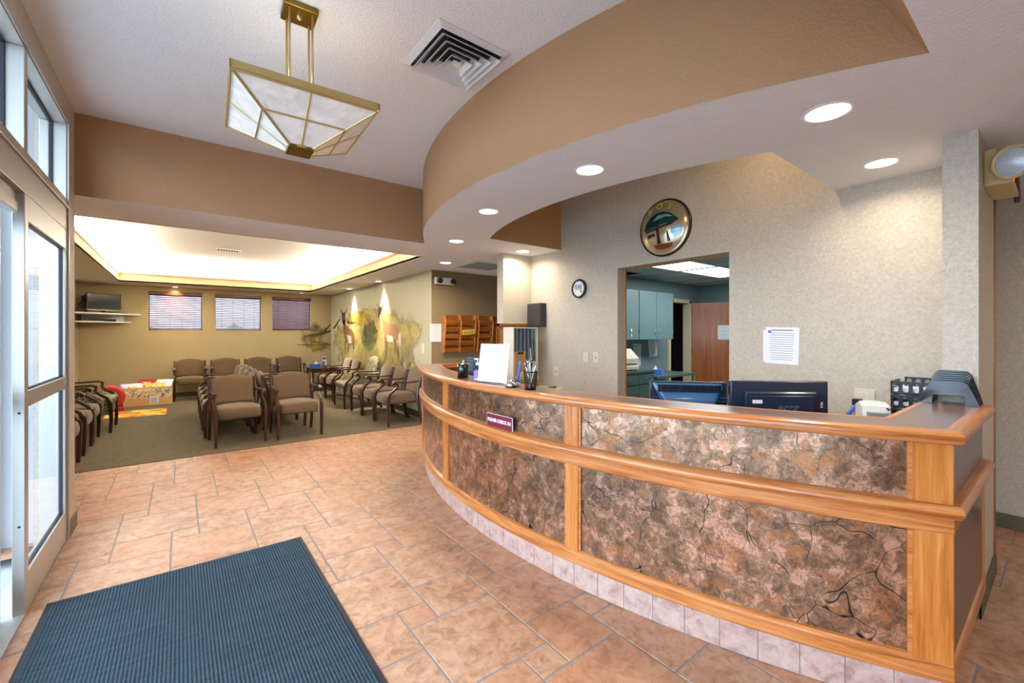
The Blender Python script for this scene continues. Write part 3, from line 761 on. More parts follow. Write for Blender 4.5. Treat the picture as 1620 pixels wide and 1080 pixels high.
# posts and panels
posts = [(4.47, 4.40), (3.20, 3.10), (1.735, 1.655), (.365, YR+.001)]
for k, (ya, yb) in enumerate(posts):
    pth = arc(ya, yb, 4)
    if k == 3: pth = arc(.365, YR, 5) + [(xc(YR)+.012, YR)]
    for z0, z1 in ((.215, .692), (.798, ZT-.045)):
        MB().pathsweep(pth, [(-.02, z0), (-.02, z1), (.010, z1), (.012, z1), (.012, z0)]).obj('post', 'oak_z', ctr, bevel=.003)
bays = [(4.405, 3.195), (3.105, 1.73), (1.66, .36)]
for ya, yb in bays:
    for z0, z1 in ((.218, .694), (.795, ZT-.045)):
        MB().pathsweep(arc(ya, yb, 24), [(-.015, z0), (-.015, z1), (-.004, z1), (-.004, z0)]).obj('leaf_panel', 'leaf_laminate', ctr)
        # thin moulding around each panel
        m = MB(); e_ = .010
        for zz in ((z0, z0+e_), (z1-e_, z1)): m.pathsweep(arc(ya, yb, 24), [(-.006, zz[0]), (-.006, zz[1]), (.006, (zz[0]+zz[1])/2)])
        for yy in (ya, yb+.018): m.pathsweep(arc(yy, yy-.018, 2), [(-.006, z0), (-.006, z1), (.006, z1), (.006, z0)])
        m.obj('panel_moulding', 'oak_run', ctr)
# end panels toward the camera side
for z0, z1 in ((.222, .69), (.80, ZT-.05)):
    MB().box(xc(YR)+.05, 3.13, YR-.004, YR+.02, z0, z1).obj('end_panel', 'end_laminate', ctr)
MB().box(3.12, 3.150, YR-.010, YR+.02, .15, .69).obj('end_stile', 'oak_z', ctr, bevel=.003)
# inner work desk
dk = thing('work_desk', 'curved work desk behind the reception counter', 'desk', (0, 0, 0))
MB().pathsweep(arc(3.68, .62, 40), [(-.21, .72), (-.21, .75), (-.85, .75), (-.85, .72)]).obj('desk_top', 'laminate_top', dk)
for ya in (3.63, 2.3, .7): MB().pathsweep(arc(ya, ya-.03, 1), [(-.21, 0), (-.21, .72), (-.8, .72), (-.8, 0)]).obj('support_panel', 'ivory_side', dk)

# ------------------------------------------------------------------ entrance mat
mt = thing('door_mat', 'dark blue-grey ribbed entrance mat on the tile floor', 'mat', (.056, 2.36, 0))
MB().box(-.585, .585, -.89, .89, 0, .009).obj('ribbed_carpet', 'mat_ribs', mt)
MB().box(-.61, -.583, -.915, .915, 0, .006).box(.583, .61, -.915, .915, 0, .006).box(-.583, .583, -.915, -.888, 0, .006).box(-.583, .583, .888, .915, 0, .006).obj('rubber_border', 'gasket', mt, bevel=.002)

# ------------------------------------------------------------------ chairs
def lerp(a, b, t): return a+(b-a)*t
def make_chair(label, loc, rz, group, fab='fabric_brown'):
    t = thing('guest_chair', label, 'chair', loc, rz, group)
    w = .272
    # seat cushion
    def seat(p, q):
        a = 2*PI*p; e = .45
        cx, sx = math.cos(a), math.sin(a)
        fx = math.copysign(abs(cx)**e, cx); fy = math.copysign(abs(sx)**e, sx)
        if q < .2: k, z = .955*q/.2, .338
        elif q > .75: s_ = (q-.75)/.25; k, z = math.cos(s_*PI/2)*.93, .462 + .028*math.sin(s_*PI/2)
        else: s_ = (q-.2)/.55; k, z = .955+.045*math.sin(s_*PI)-.025*s_, .338+.124*s_
        tap = 1 - .04*(fy*.5+.5)
        return (fx*.256*k*tap, -.005 + fy*.265*k, z + (.006*(1-fx*fx) if q > .7 else 0))
    MB().grid(seat, 36, 14, True).obj('seat', fab, t, smooth=True)
    MB().box(-.225, .225, -.225, .235, .325, .345).obj('seat_frame', 'mahogany', t, bevel=.004)
    # upholstered back: arched top, slight tilt
    def back(p, q):
        a = 2*PI*p; u_, v_ = math.cos(a), math.sin(a); e = .35
        fu = math.copysign(abs(u_)**e, u_); fv = math.copysign(abs(v_)**.6, v_)
        zz = lerp(.455, .80, q); wdt = .240 + .008*q
        x = fu*wdt; z = zz + (.056*(1-fu*fu) if q > 0 else 0)*q + (-.0)
        th = .030 if 0 < q < 1 else .0
        if q in (0, 1): return (x*.985, .262+.075*q, z)
        return (x, .262 + .085*q - .012*(1-fu*fu) + fv*th, z)
    MB().grid(back, 36, 12, True).obj('backrest', fab, t, smooth=True)
    for sx in (-1, 1):
        # rear leg and back upright in one piece
        MB().bar([(sx*w*.985, .325, 0), (sx*w*.985, .275, .20), (sx*w*.985, .245, .40), (sx*w*.985, .262, .56), (sx*w*.985, .300, .69), (sx*w*.985, .338, .81)],
                 [.034, .036, .040, .038, .034, .030], [.040, .044, .050, .046, .040, .032]).obj('leg', 'mahogany', t, bevel=.0)
        # front leg
        MB().bar([(sx*w, -.232, 0), (sx*w, -.238, .20), (sx*w, -.240, .40), (sx*w, -.232, .46)], [.032, .036, .042, .040], [.034, .040, .050, .046]).obj('leg', 'mahogany', t)
        # arm: curved support, scroll and rail
        b = MB()
        b.bar([(sx*w, -.232, .44), (sx*w, -.205, .50), (sx*w, -.145, .545), (sx*w, -.095, .585), (sx*w, -.09, .625), (sx*w, -.125, .655)],
              [.036, .032, .030, .030, .032, .034], [.044, .036, .032, .032, .034, .036])
        b.bar([(sx*(w+.004), -.155, .648), (sx*(w+.004), -.13, .672), (sx*(w+.004), -.06, .668), (sx*w, .05, .656), (sx*w*.98, .17, .655), (sx*w*.95, .275, .665)],
              [.040, .048, .046, .042, .036, .028], [.020, .026, .024, .022, .022, .022])
        b.cyl((sx*(w+.004)-.024, -.148, .645), (sx*(w+.004)+.024, -.148, .645), .024, 14)
        b.obj('armrest', 'mahogany', t)
    return t
G = 'brown guest chairs of the waiting area'
proto = make_chair('brown guest chair facing the entrance, left of the front pair', (.595, 6.69, .004), math.radians(5), G)
def ch(x, y, face, label): return dup(proto, (x, y, .004), face, label)
ch(1.295, 6.66, math.radians(1), 'brown guest chair facing the entrance, right of the front pair')
LEFT, RIGHT = -PI/2, PI/2        # chairs facing -X / +X
names = ['nearest', 'second', 'third', 'farthest']
for k in range(4):
    ch(.50, 7.42+.60*k, LEFT, 'guest chair seen from the side in the middle row facing left, %s of four' % names[k])
    ch(1.285, 7.48+.60*k, RIGHT, 'guest chair in the middle row facing the mural, %s of four' % names[k])
for k in range(4):
    ch(.17+.655*k, 11.62, 0, 'brown guest chair against the far wall, %s' % ['beside the toy box', 'second from the toy box', 'third from the toy box', 'nearest the corner table'][k])
for k, lb in enumerate(('nearest the reception counter', 'second from the reception counter', 'third, beside the patterned armchair')):
    ch(2.72, 6.56+.605*k, LEFT, 'brown guest chair along the mural wall, %s' % lb)
for k, lb in enumerate(('just beyond the patterned armchair', 'under the left pronghorn beside the corner table')):
    ch(2.74, 9.62+.62*k, LEFT, 'brown guest chair along the mural wall, %s' % lb)
for k, lb in enumerate(('nearest the entrance doors, half hidden by the wall end', 'in the middle of the left row', 'beside the patterned armchair at left')):
    ch(-1.12, (6.38, 7.24, 7.84)[k], RIGHT, 'brown guest chair on the left, %s' % lb)
# patterned armchairs
def make_armchair(label, loc, rz):
    t = thing('armchair', label, 'armchair', loc, rz, 'leaf patterned armchairs')
    w = .33
    def cush(hx, hy, z0, z1, yc):
        def f(p, q):
            a = 2*PI*p; cx, sx = math.cos(a), math.sin(a)
            fx = math.copysign(abs(cx)**.35, cx); fy = math.copysign(abs(sx)**.35, sx)
            k = [0, .96, 1, 1, .96, 0][int(round(q*5))]; z = [z0, z0, z0+(z1-z0)*.25, z0+(z1-z0)*.75, z1, z1+.012][int(round(q*5))]
            return (fx*hx*k, yc+fy*hy*k, z)
        return f
    MB().grid(cush(.29, .28, .385, .49, -.02), 32, 5, True).obj('seat', 'fabric_leaf', t, smooth=True)
    MB().box(-.29, .29, -.27, .28, .25, .39).obj('seat_base', 'fabric_leaf', t, bevel=.02, seg=3)
    def back(p, q):
        a = 2*PI*p; u_, v_ = math.cos(a), math.sin(a)
        fu = math.copysign(abs(u_)**.4, u_); fv = math.copysign(abs(v_)**.7, v_)
        th = .055 if 0 < q < 1 else .0
        return (fu*(.285-.03*q*q), .30+.12*q + .03*fu*fu*-1 + fv*th, lerp(.42, .90, q) + .065*(1-abs(fu)**2.2)*q)
    MB().grid(back, 40, 12, True).obj('backrest', 'fabric_leaf', t, smooth=True)
    for sx in (-1, 1):
        MB().prism([(-.20, .30), (.33, .30), (.36, .66), (-.02, .63), (-.10, .55), (-.20, .48)], 'X', sx*w-.03, sx*w+.03).obj('arm_panel', 'fabric_leaf', t, bevel=.012)
        MB().bar([(sx*w, -.27, .0), (sx*w, -.28, .22), (sx*w, -.27, .42), (sx*w, -.235, .50), (sx*w, -.16, .555), (sx*w, -.115, .61), (sx*w, -.125, .668), (sx*w, -.08, .690), (sx*w, .10, .682), (sx*w, .34, .675)],
                 [.036, .042, .048, .044, .040, .042, .052, .054, .046, .034], [.036, .044, .050, .040, .036, .036, .036, .026, .024, .022]).obj('arm_frame', 'mahogany', t)
        MB().bar([(sx*w*.9, .40, 0), (sx*w*.9, .35, .15), (sx*w*.9, .32, .34)], .036, .040).obj('leg', 'mahogany', t)
    return t
arm0 = make_armchair('leaf patterned armchair between brown chairs below the mural', (2.70, 8.60, .004), LEFT)
dup(arm0, (-1.06, 8.68, .004), RIGHT, 'leaf patterned armchair on the left, beside the toy box')

# ------------------------------------------------------------------ corner table, tissue box and leaflet stand
tb = thing('side_table', 'dark wooden corner table below the mural corner', 'table', (2.80, 11.38, .004))
MB().box(-.31, .33, -.33, .33, .545, .575).obj('tabletop', 'mahogany', tb, bevel=.008)
for sx in (-1, 1):
    for sy in (-1, 1): MB().bar([(sx*.27, sy*.27, 0), (sx*.28, sy*.28, .3), (sx*.28, sy*.28, .546)], [.03, .04, .045], [.03, .04, .045]).obj('leg', 'mahogany', tb)
MB().box(-.28, .28, -.28, .28, .47, .546).obj('apron', 'mahogany', tb)
def tissue_box(label, loc, rz, w=.23, d=.12, h=.085, group=None):
    t = thing('tissue_box', label, 'tissue box', loc, rz, group)
    MB().box(-w/2, w/2-.06, -d/2, d/2, 0, h).obj('carton', 'tissue_blue', t, bevel=.002)
    MB().box(w/2-.06, w/2, -d/2, d/2, 0, h).obj('carton_end', 'tissue_purple', t, bevel=.002)
    b = MB(); rnd = random.Random(3)
    b.grid(lambda p, q: ((.05*(1-q*.7))*math.cos(2*PI*p)*(1+.3*math.sin(6*PI*p)), (.02*(1-q*.5))*math.sin(2*PI*p), h-.002+.06*q*(1+.2*math.sin(4*PI*p))), 20, 4, True)
    b.obj('tissue', 'paper', t, smooth=True); return t
tissue_box('blue tissue box on the corner table', (2.62, 11.22, .579), .2, .26, .13, .10)
t = thing('brochure_holder', 'clear stand with a blue and white leaflet on the corner table', 'leaflet stand', (2.86, 11.42, .579), .15)
MB().box(-.06, .06, -.03, .03, 0, .01).box(-.058, .058, .01, .014, 0, .27).obj('stand', 'acrylic', t)
MB().box(-.053, .053, .004, .009, .012, .262).obj('leaflet', 'paper', t)
MB().box(-.045, .045, .002, .004, .19, .24).box(-.045, .01, .002, .004, .05, .14).obj('leaflet_print', 'tissue_blue', t)

# ------------------------------------------------------------------ toys
t = thing('toy_bin', 'low pine box full of picture books against the far wall', 'toy box', (-.50, 11.28, .004), 0)
MB().box(-.37, .37, -.22, -.205, 0, .36).obj('front_panel', 'pine', t)
MB().box(-.37, .37, .205, .22, 0, .40).obj('back_panel', 'pine', t)
MB().box(-.37, -.355, -.205, .205, 0, .38).obj('side_panel', 'pine', t)
MB().box(.355, .37, -.205, .205, 0, .38).obj('side_panel', 'pine', t)
MB().box(-.355, .355, -.205, .205, .0, .02).obj('bottom', 'pine', t)
MB().box(-.36, .36, -.223, -.2201, .15, .33).obj('printed_pictures', 'toy_print', t)
MB().box(.02, .16, -.228, -.2235, .03, .19).obj('label_card', 'white_plastic', t)
MB().box(.045, .135, -.230, -.2282, .05, .15).obj('label_print', 'ink_light', t)
bk = [(-.27, -.10, .30, 20, 'paper_blue', 'pale blue open book lying on the left of the toy box'), (-.06, .04, .36, -30, 'red', 'red picture book leaning in the toy box'),
      (.25, .0, .35, -18, 'paper', 'white open book lying on the right of the toy box'), (.12, -.13, .30, 3, 'toy_yellow', 'yellow picture book at the front of the toy box'),
      (.22, .14, .30, 8, 'green', 'green book at the right end of the toy box'), (-.33, .1, .3, 10, 'tissue_purple', 'purple book at the left rear of the toy box')]
for x, y, z, a, m, lb in bk:
    k = thing('picture_book', lb, 'book', (-.50+x*.85, 11.28+y, .044+z), math.radians(a), 'books in the toy box')
    Mx = Matrix.Rotation(math.radians(38), 4, 'X')
    MB().box(-.155, .155, -.12, .12, -.006, -.003, Mx).box(-.155, .155, -.12, .12, .009, .012, Mx).obj('cover', m, k)
    MB().box(-.15, .15, -.115, .115, -.003, .009, Mx).obj('pages', 'paper', k)
    MB().box(-.08, .08, -.06, .05, .0121, .0135, Mx).obj('cover_print', 'toy_print' if m != 'paper' else 'ink_light', k)
t = thing('play_rug', 'small yellow and orange patterned play mat on the carpet', 'rug', (-.60, 10.08, .004), 0)
MB().box(-.42, .40, -.40, .40, 0, .006).obj('mat', 'play_rug', t, bevel=.002)
t = thing('toy_ring', 'red round plastic toy behind the patterned armchair', 'toy', (-1.0, 10.55, .275), 0)
MB().lathe([(.16+.05*math.cos(a), .05*math.sin(a)) for a in [2*PI*i/12 for i in range(13)]], n=28, axis='Y').obj('ring', 'red', t, smooth=True)
MB().box(-.20, .20, -.06, .06, -.271, -.20).obj('base', 'red', t, bevel=.01)

# ------------------------------------------------------------------ television corner
t = thing('corner_shelf', 'double white wooden corner shelf on the far wall', 'shelf', (-1.62, NY, 1.80))
MB().prism([(0, 0), (.95, 0), (.05, -.85), (0, -.85)], 'Z', 0, .028).obj('upper_shelf', 'white_plastic', t)
MB().prism([(0, 0), (.80, 0), (.05, -.70), (0, -.70)], 'Z', -.165, -.14).obj('lower_shelf', 'white_plastic', t)
MB().box(.05, .68, -.02, -.0, -.14, 0).obj('back_board', 'white_plastic', t)
t = thing('television', 'small black flat television on the corner shelf', 'television', (-1.22, 11.83, 1.828), math.radians(26))
MB().box(-.27, .27, -.025, .025, .05, .385).obj('body', 'black_plastic', t, bevel=.006)
MB().box(-.25, .25, -.027, -.0255, .085, .37).obj('screen_glass', 'screen', t)
MB().box(-.27, .27, -.028, -.0255, .05, .062).obj('chin_strip', 'steel', t)
MB().box(-.12, .12, -.08, .06, 0, .012).box(-.03, .03, -.01, .02, .012, .06).obj('stand', 'black_gloss', t, bevel=.003)
t = thing('video_player', 'slim black disc player on the lower corner shelf', 'player', (-1.25, 11.93, 1.66), math.radians(8))
MB().box(-.20, .20, -.11, .10, 0, .045).obj('case', 'black_plastic', t, bevel=.003)
MB().box(-.17, .03, -.113, -.11, .012, .018).obj('front_strip', 'steel', t)
t = thing('cable', 'tangle of black cables hanging beside the television', 'cable', (-1.5, 12.02, 1.83), 0)
b = MB(); r_ = random.Random(2)
for k in range(4):
    pts = [(-.05+.04*k+.05*math.sin(i*.9+k), .02*math.cos(i+k), .34-.034*i) for i in range(11)]
    b.tube(pts, .007, 6)
b.obj('wires', 'black_plastic', t, smooth=True)
MB().box(-.06, .04, .04, .08, .24, .34).obj('plug_box', 'black_plastic', t, bevel=.006)

# ------------------------------------------------------------------ corridor wall
def wall_sheet(name, label, cat, loc, rz, w, h, lines, mat='paper', head=True, tilt=0, group=None, ink='ink', lw=.75):
    t = thing(name, label, cat, loc, rz, group)
    R = Matrix.Rotation(math.radians(tilt), 4, 'Y')
    MB().box(-w/2, w/2, -.004, -.001, -h/2, h/2, R).obj('sheet', mat, t)
    b = MB(); rr = random.Random(int(w*1000+lines))
    for k in range(lines):
        z = h/2 - h*.16 - k*(h*.72/max(1, lines-1)); l_ = w*lw*(.8+.2*rr.random())/2
        b.box(-l_, l_, -.0052, -.004, z-.0016, z+.0016, R)
    if head: b.box(-w*.32, w*.32, -.0052, -.004, h/2-h*.095, h/2-h*.065, R)
    b.obj('print', ink, t); return t
def brochure_rack(label, x, n_bays, card):
    t = thing('brochure_rack', label, 'wall rack', (x, 6.272, 1.10), 0, 'oak brochure racks on the corridor wall')
    Wd = .29*n_bays; H = .62
    MB().box(0, Wd, -.012, 0, 0, H).obj('back_board', 'oak_dark', t)
    prof = [(0, .0), (-.055, .0), (-.055, .04), (-.115, .50), (-.075, H), (0, H)]
    for k in range(n_bays+1):
        x_ = k*Wd/n_bays
        MB().prism(prof, 'X', x_-.009, x_+.009).obj('divider', 'oak_x', t, bevel=.002)
    b = MB()
    for k in range(n_bays):
        for j in range(5):
            z = .01+.115*j; y_ = -.045-.012*j
            b.box(k*Wd/n_bays+.009, (k+1)*Wd/n_bays-.009, y_-.004, y_+.004, z, z+.075)
    b.obj('pocket_fronts', 'oak_dark', t)
    if card:
        c = thing('notice_card', 'yellow card in the middle pocket of the left brochure rack', 'card', (x+Wd*.75, 6.28-.108, 1.40), 0)
        MB().box(-.13, .13, -.003, .0, -.0, .085, Matrix.Rotation(math.radians(-4), 4, 'Y')).obj('card', 'yellow_card', c)
        MB().box(-.10, .10, -.005, -.003, .03, .05, Matrix.Rotation(math.radians(-4), 4, 'Y')).obj('print', 'ink', c)
    return t
brochure_rack('oak brochure rack with a yellow card, left of two on the corridor wall', 3.40, 2, True)
brochure_rack('oak brochure rack half hidden by the wing wall, right of two', 4.045, 2, False)
wall_sheet('notice', 'typed white notice left of the brochure racks', 'notice', (3.27, 6.272, 1.43), 0, .20, .29, 11)
def emergency(label, loc, rz, w, mat, two=True, group='emergency lights'):
    t = thing('emergency_light', label, 'emergency light', loc, rz, group)
    MB().box(-w/2, w/2, -.06, 0, -.055, .055).obj('case', mat, t, bevel=.006)
    for s_ in ((-1, 1) if two else (-1,)):
        h = MB().lathe([(.0, .0), (.03, .0), (.05, -.045), (.055, -.06), (.05, -.062)], (s_*w*.36, -.06, .0), 20, 'Y'); hd = h.obj('lamp_head', mat, t, smooth=True)
    return t
e1 = emergency('white twin emergency light on the corridor wall', (3.415, 6.272, 2.27), 0, .34, 'white_plastic')
for s_ in (-1, 1):
    MB().lathe([(0, .066), (.03, .064), (.047, .056)], (s_*.122, -.06, 0), 20, 'Y').obj('lens', 'screen', e1, smooth=True)
# thermostat / switch on the mural wall
t = thing('wall_thermostat', 'small white switch box on the mural wall above the chairs', 'switch', (3.2, 6.56, 1.17), W_EAST)
MB().box(-.03, .03, -.025, 0, -.085, .085).obj('case', 'white_plastic', t, bevel=.006)
MB().box(-.012, .012, -.03, -.025, -.02, .03).obj('rocker', 'paper', t, bevel=.002)

# ------------------------------------------------------------------ reception wall fittings
def plate(label, y, z, kind='rocker', w=.074, group='wall plates'):
    t = thing('switch_plate' if kind != 'outlet' else 'wall_outlet', label, 'switch' if kind != 'outlet' else 'outlet', (BX, y, z), W_EAST, group)
    MB().box(-w/2, w/2, -.006, 0, -.058, .058).obj('plate', 'beige_plastic', t, bevel=.002)
    if kind == 'rocker': MB().box(-.010, .010, -.012, -.006, -.016, .016).obj('toggle', 'beige_plastic', t, bevel=.002)
    if kind == 'jack': MB().box(-.011, .011, -.009, -.006, -.012, .012).obj('jack', 'grey_plastic', t)
    if kind == 'outlet':
        for z_ in (-.021, .021):
            f = MB().lathe([(0, -.0085), (.016, -.0085), (.0165, -.006)], (0, 0, 0), 20, 'Y')
            for v in f.bm.verts: v.co = Vector((v.co.x, -abs(v.co.y)-.0, v.co.z+z_))
            f.obj('socket', 'white_plastic', t)
            MB().box(-.008, -.005, -.0095, -.0085, z_, z_+.008).box(.005, .008, -.0095, -.0085, z_, z_+.008).box(-.002, .002, -.0095, -.0085, z_-.009, z_-.005).obj('slots', 'gasket', t)
    return t
plate('ivory light switch left of the pair beside the opening', 3.41, 1.147)
plate('ivory light switch right of the pair, nearest the opening', 3.258, 1.15, 'jack')
plate('ivory jack plate low on the wall beside the paper sorter', 3.905, .95, 'jack')
plate('white double outlet above the label printer', .862, .985, 'outlet', .115)
wall_sheet('notice', 'white printed notices taped to the wall above the dark monitor', 'notice', (BX, 1.372, 1.325), W_EAST, .235, .285, 13, tilt=1.5)
MB().box(-.135, -.10, -.0015, -.0005, -.13, .12).obj('sheet_behind', 'paper', bpy.data.objects['notice.001'])
MB().box(-.095, -.075, -.006, -.004, .10, .12).obj('emblem', 'tissue_blue', bpy.data.objects['notice.001'])
# clock
t = thing('wall_clock', 'round black rimmed wall clock with a digital face', 'clock', (BX, 3.508, 1.943), W_EAST)
MB().lathe([(.0, .0), (.112, .0), (.112, .022), (.106, .030), (.092, .030), (.088, .020)], n=40, axis='Y').obj('rim', 'black_plastic', t, smooth=True)
MB().lathe([(0, .021), (.090, .020)], n=40, axis='Y').obj('face', 'paper', t)
dg = MB()
for i, x_ in enumerate((-.062, -.032, .006, .036)):
    for sx, sz, v_ in ((0, .02, 0), (0, 0, 0), (0, -.02, 0), (-.009, .01, 1), (.009, .01, 1), (-.009, -.01, 1), (.009, -.01, 1)):
        if i == 0 and sx <= 0: continue
        if v_: dg.box(x_+sx-.0022, x_+sx+.0022, -.0235, -.0215, .022+sz-.008, .022+sz+.008)
        else: dg.box(x_-.008, x_+.008, -.0235, -.0215, .022+sz-.0022, .022+sz+.0022)
dg.box(-.052, -.02, -.0235, -.0215, -.012, -.007).box(.0, .05, -.0235, -.0215, -.012, -.007).box(.03, .048, -.0235, -.0215, -.045, -.028)
dg.obj('digits', 'ink_dark', t)
# convex disc with painted tree
t = thing('wall_disc', 'large domed metal disc painted with a flat topped tree above the opening', 'wall art', (BX, 2.388, 2.435), W_EAST)
RD, HD = .275, .085
def dome(x, z): r2 = (x*x+z*z)/(RD*.93)**2; return -.012 - HD*max(0, 1-r2)**.75*1.0
prof = [(0.0001, .012+HD)] + [(RD*.93*k/14, .012+HD*max(0, 1-(k/14)**2)**.75) for k in range(1, 15)] + [(RD*.95, .020), (RD*.985, .018), (RD, .008), (RD, 0)]
plain('disc_metal', 'd8cdb0', .22, metal=.65); plain('disc_rim', '4b3a28', .3, metal=.8)
plain('paint_leafgreen', '235c58', .15, metal=.5, var=.5, vs=14, coat=.5); plain('paint_sky', '9fc4d8', .15, metal=.3)
plain('paint_trunk', '2a2430', .25); plain('paint_earth', '8e3f22', .25, metal=.3); plain('paint_grass', 'a09a50', .25, metal=.3)
MB().lathe(prof, n=56, axis='Y').obj('dome', 'disc_metal', t, smooth=True)
MB().lathe([(RD*.94, .016), (RD*.955, .024), (RD*.985, .022), (RD+.001, .010), (RD+.001, 0)], n=56, axis='Y').obj('rim', 'disc_rim', t, smooth=True)
def painted(name, mat, poly, lift=.002, nd=5):
    b = MB(); f = b.bm.faces.new([b.bm.verts.new((x, 0, z)) for x, z in poly])
    bmesh.ops.triangulate(b.bm, faces=[f]); 
    for _ in range(nd): 
        es = [e for e in b.bm.edges if e.calc_length() > .02]
        if es: bmesh.ops.subdivide_edges(b.bm, edges=es, cuts=1); bmesh.ops.triangulate(b.bm, faces=b.bm.faces[:])
    for v in b.bm.verts: v.co.y = dome(v.co.x, v.co.z)-lift
    return b.obj(name, mat, t, smooth=True)
painted('painted_crown', 'paint_leafgreen', [(-.19, -.01), (-.17, .045), (-.12, .10), (-.05, .135), (.03, .14), (.11, .11), (.17, .055), (.18, .035), (.13, .015), (.05, .02), (-.03, .005), (-.12, -.02)])
painted('painted_shade', 'paint_trunk', [(-.185, -.02), (-.12, -.025), (-.03, -.002), (.06, .012), (.16, .03), (.12, .0), (.03, -.012), (-.06, -.03), (-.15, -.04)], .0026)
painted('painted_highlight', 'paint_sky', [(-.08, .06), (-.02, .11), (.08, .105), (.13, .075), (.05, .085), (-.02, .07)], .0028)
painted('painted_animals', 'paint_trunk', [(-.15, -.06), (-.06, -.055), (-.05, -.075), (-.06, -.10), (-.07, -.08), (-.13, -.08), (-.14, -.10)], .0024)
painted('painted_sky', 'paint_sky', [(.12, -.02), (.22, .0), (.20, -.09), (.14, -.12), (.11, -.07)], .0014)
painted('painted_trunk', 'paint_trunk', [(-.035, .01), (-.01, .015), (-.012, -.05), (-.005, -.13), (.005, -.16), (-.04, -.16), (-.03, -.13), (-.03, -.05)], .003)
painted('painted_trunk', 'paint_trunk', [(.07, -.05), (.08, -.05), (.085, -.10), (.10, -.15), (.07, -.15), (.075, -.10)], .003)
painted('painted_ground', 'paint_earth', [(-.09, -.165), (.12, -.16), (.10, -.20), (.02, -.215), (-.06, -.205)], .002)
painted('painted_grass', 'paint_grass', [(.0, -.02), (.08, -.01), (.06, -.07), (.01, -.10)], .0015)
for c_, x_, z_, ro in (('S', -.115, .158, 28), ('O', -.01, .193, 4), ('S', .095, .175, -22)):
    yy = dome(x_, z_)
    text_mesh(c_, .085, .004, 'letter', 'gold_letter', t, T(x_, yy-.022, z_) @ Matrix.Rotation(math.radians(-ro), 4, 'Y') @ Matrix.Rotation(math.radians(-28), 4, 'X') @ FRONT, bold=.003)
# speaker box in the corner
t = thing('wall_speaker', 'dark brown speaker box high in the corner of the reception wall', 'speaker', (BX, 4.215, 1.655), W_EAST)
MB().box(-.13, .13, -.105, -.0, -.15, .15).obj('cabinet', 'dark_grey', t, bevel=.006)
MB().box(-.118, .118, -.112, -.105, -.138, .138).obj('grille', 'dark_grey', t, bevel=.003)
# file sorter, framed board, side desk
sd = thing('side_desk', 'low beige desk in the corner behind the counter', 'desk', (3.30, 4.06, 0))
MB().box(-.30, .395, -.29, .23, .72, .75).obj('desk_top', 'beige_plastic', sd, bevel=.003)
MB().box(-.30, .395, -.297, -.29, .715, .75).obj('front_edge', 'oak_x', sd)
MB().box(-.29, -.265, -.27, .22, 0, .72).obj('support_panel', 'beige_plastic', sd)
MB().box(.365, .39, -.27, .22, 0, .72).obj('support_panel', 'beige_plastic', sd)
fs = thing('paper_sorter', 'tall ivory paper sorter with grey vertical slots', 'file sorter', (3.305, 4.12, .75), 0)
SW, SD_, SH = .38, .20, .745
MB().box(-SW/2, -SW/2+.014, -SD_/2, SD_/2, 0, SH).obj('side_panel', 'ivory_side', fs)
MB().box(SW/2-.014, SW/2, -SD_/2, SD_/2, 0, SH).obj('side_panel', 'ivory_side', fs)
MB().box(-SW/2+.014, SW/2-.014, SD_/2-.01, SD_/2, 0, SH).obj('back_panel', 'slot_grey', fs)
for z in (0, .31, SH-.016): MB().box(-SW/2+.012, SW/2-.012, -SD_/2, SD_/2-.01, z, z+.016).obj('shelf', 'beige_plastic', fs)
for zz in (.016, .326):
    h_ = .294 if zz < .1 else SH-.016-.326
    for k in range(1, 6):
        x_ = -SW/2+.014+(SW-.028)*k/6
        MB().box(x_-.003, x_+.003, -SD_/2+.01, SD_/2-.01, zz, zz+h_).obj('divider', 'slot_grey', fs)
for x_, m, lb, dx in ((.145, 'red', 'red folder in the upper right slot of the paper sorter', .02), (.165, 'green', 'green folder in the upper right slot of the paper sorter', .012)):
    k = MB().box(-.002, .002, -.09, .08, 0, .26, Matrix.Rotation(-.06, 4, 'Y')).obj('folder', m); k.location = (3.300+x_*.95, 4.12, 1.093); tag(k, lb, 'folder', 'folders in the paper sorter')
k = MB().box(-.003, .003, -.09, .08, 0, .15, Matrix.Rotation(-.12, 4, 'Y')).obj('loose_papers', 'paper'); k.location = (3.405, 4.12, 1.093); tag(k, 'white papers leaning in an upper slot of the paper sorter', 'papers')
t = thing('framed_board', 'oak framed board on the wing wall behind the paper sorter', 'board', (3.42, 4.383, 1.09), 0)
MB().box(-.30, -.262, -.022, .0, 0, .455).box(.24, .262, -.022, 0, 0, .455).box(-.30, .262, -.022, 0, .417, .455).box(-.30, .262, -.022, 0, 0, .038).obj('frame', 'oak_dark', t, bevel=.003)
MB().box(-.262, .24, -.010, -.002, .038, .417).obj('board', 'cardboard', t)
k = thing('cardboard_panel', 'plain brown clipboard standing left of the paper sorter', 'clipboard', (3.09, 3.86, .752), 0)
MB().box(-.08, .08, -.004, .004, 0, .46).obj('board', 'cardboard', k)
MB().box(-.04, .04, -.012, -.004, .43, .455).obj('clip', 'gasket', k, bevel=.002)
t = thing('desk_phone', 'black handset lying on the corner desk', 'phone', (3.56, 3.86, .75), math.radians(12))
MB().box(-.10, .10, -.025, .025, 0, .022).obj('handset', 'black_gloss', t, bevel=.008)
MB().box(-.02, .07, -.018, .018, .0222, .0236).obj('keys', 'steel', t)
t = thing('basket', 'round woven basket behind the pen cup', 'basket', (2.46, 2.99, .75), 0)
MB().lathe([(.0, .0), (.085, .0), (.11, .08), (.115, .20), (.095, .28), (.04, .325), (0, .33)], n=28).obj('woven_body', 'basket_weave', t, smooth=True)
b = MB()
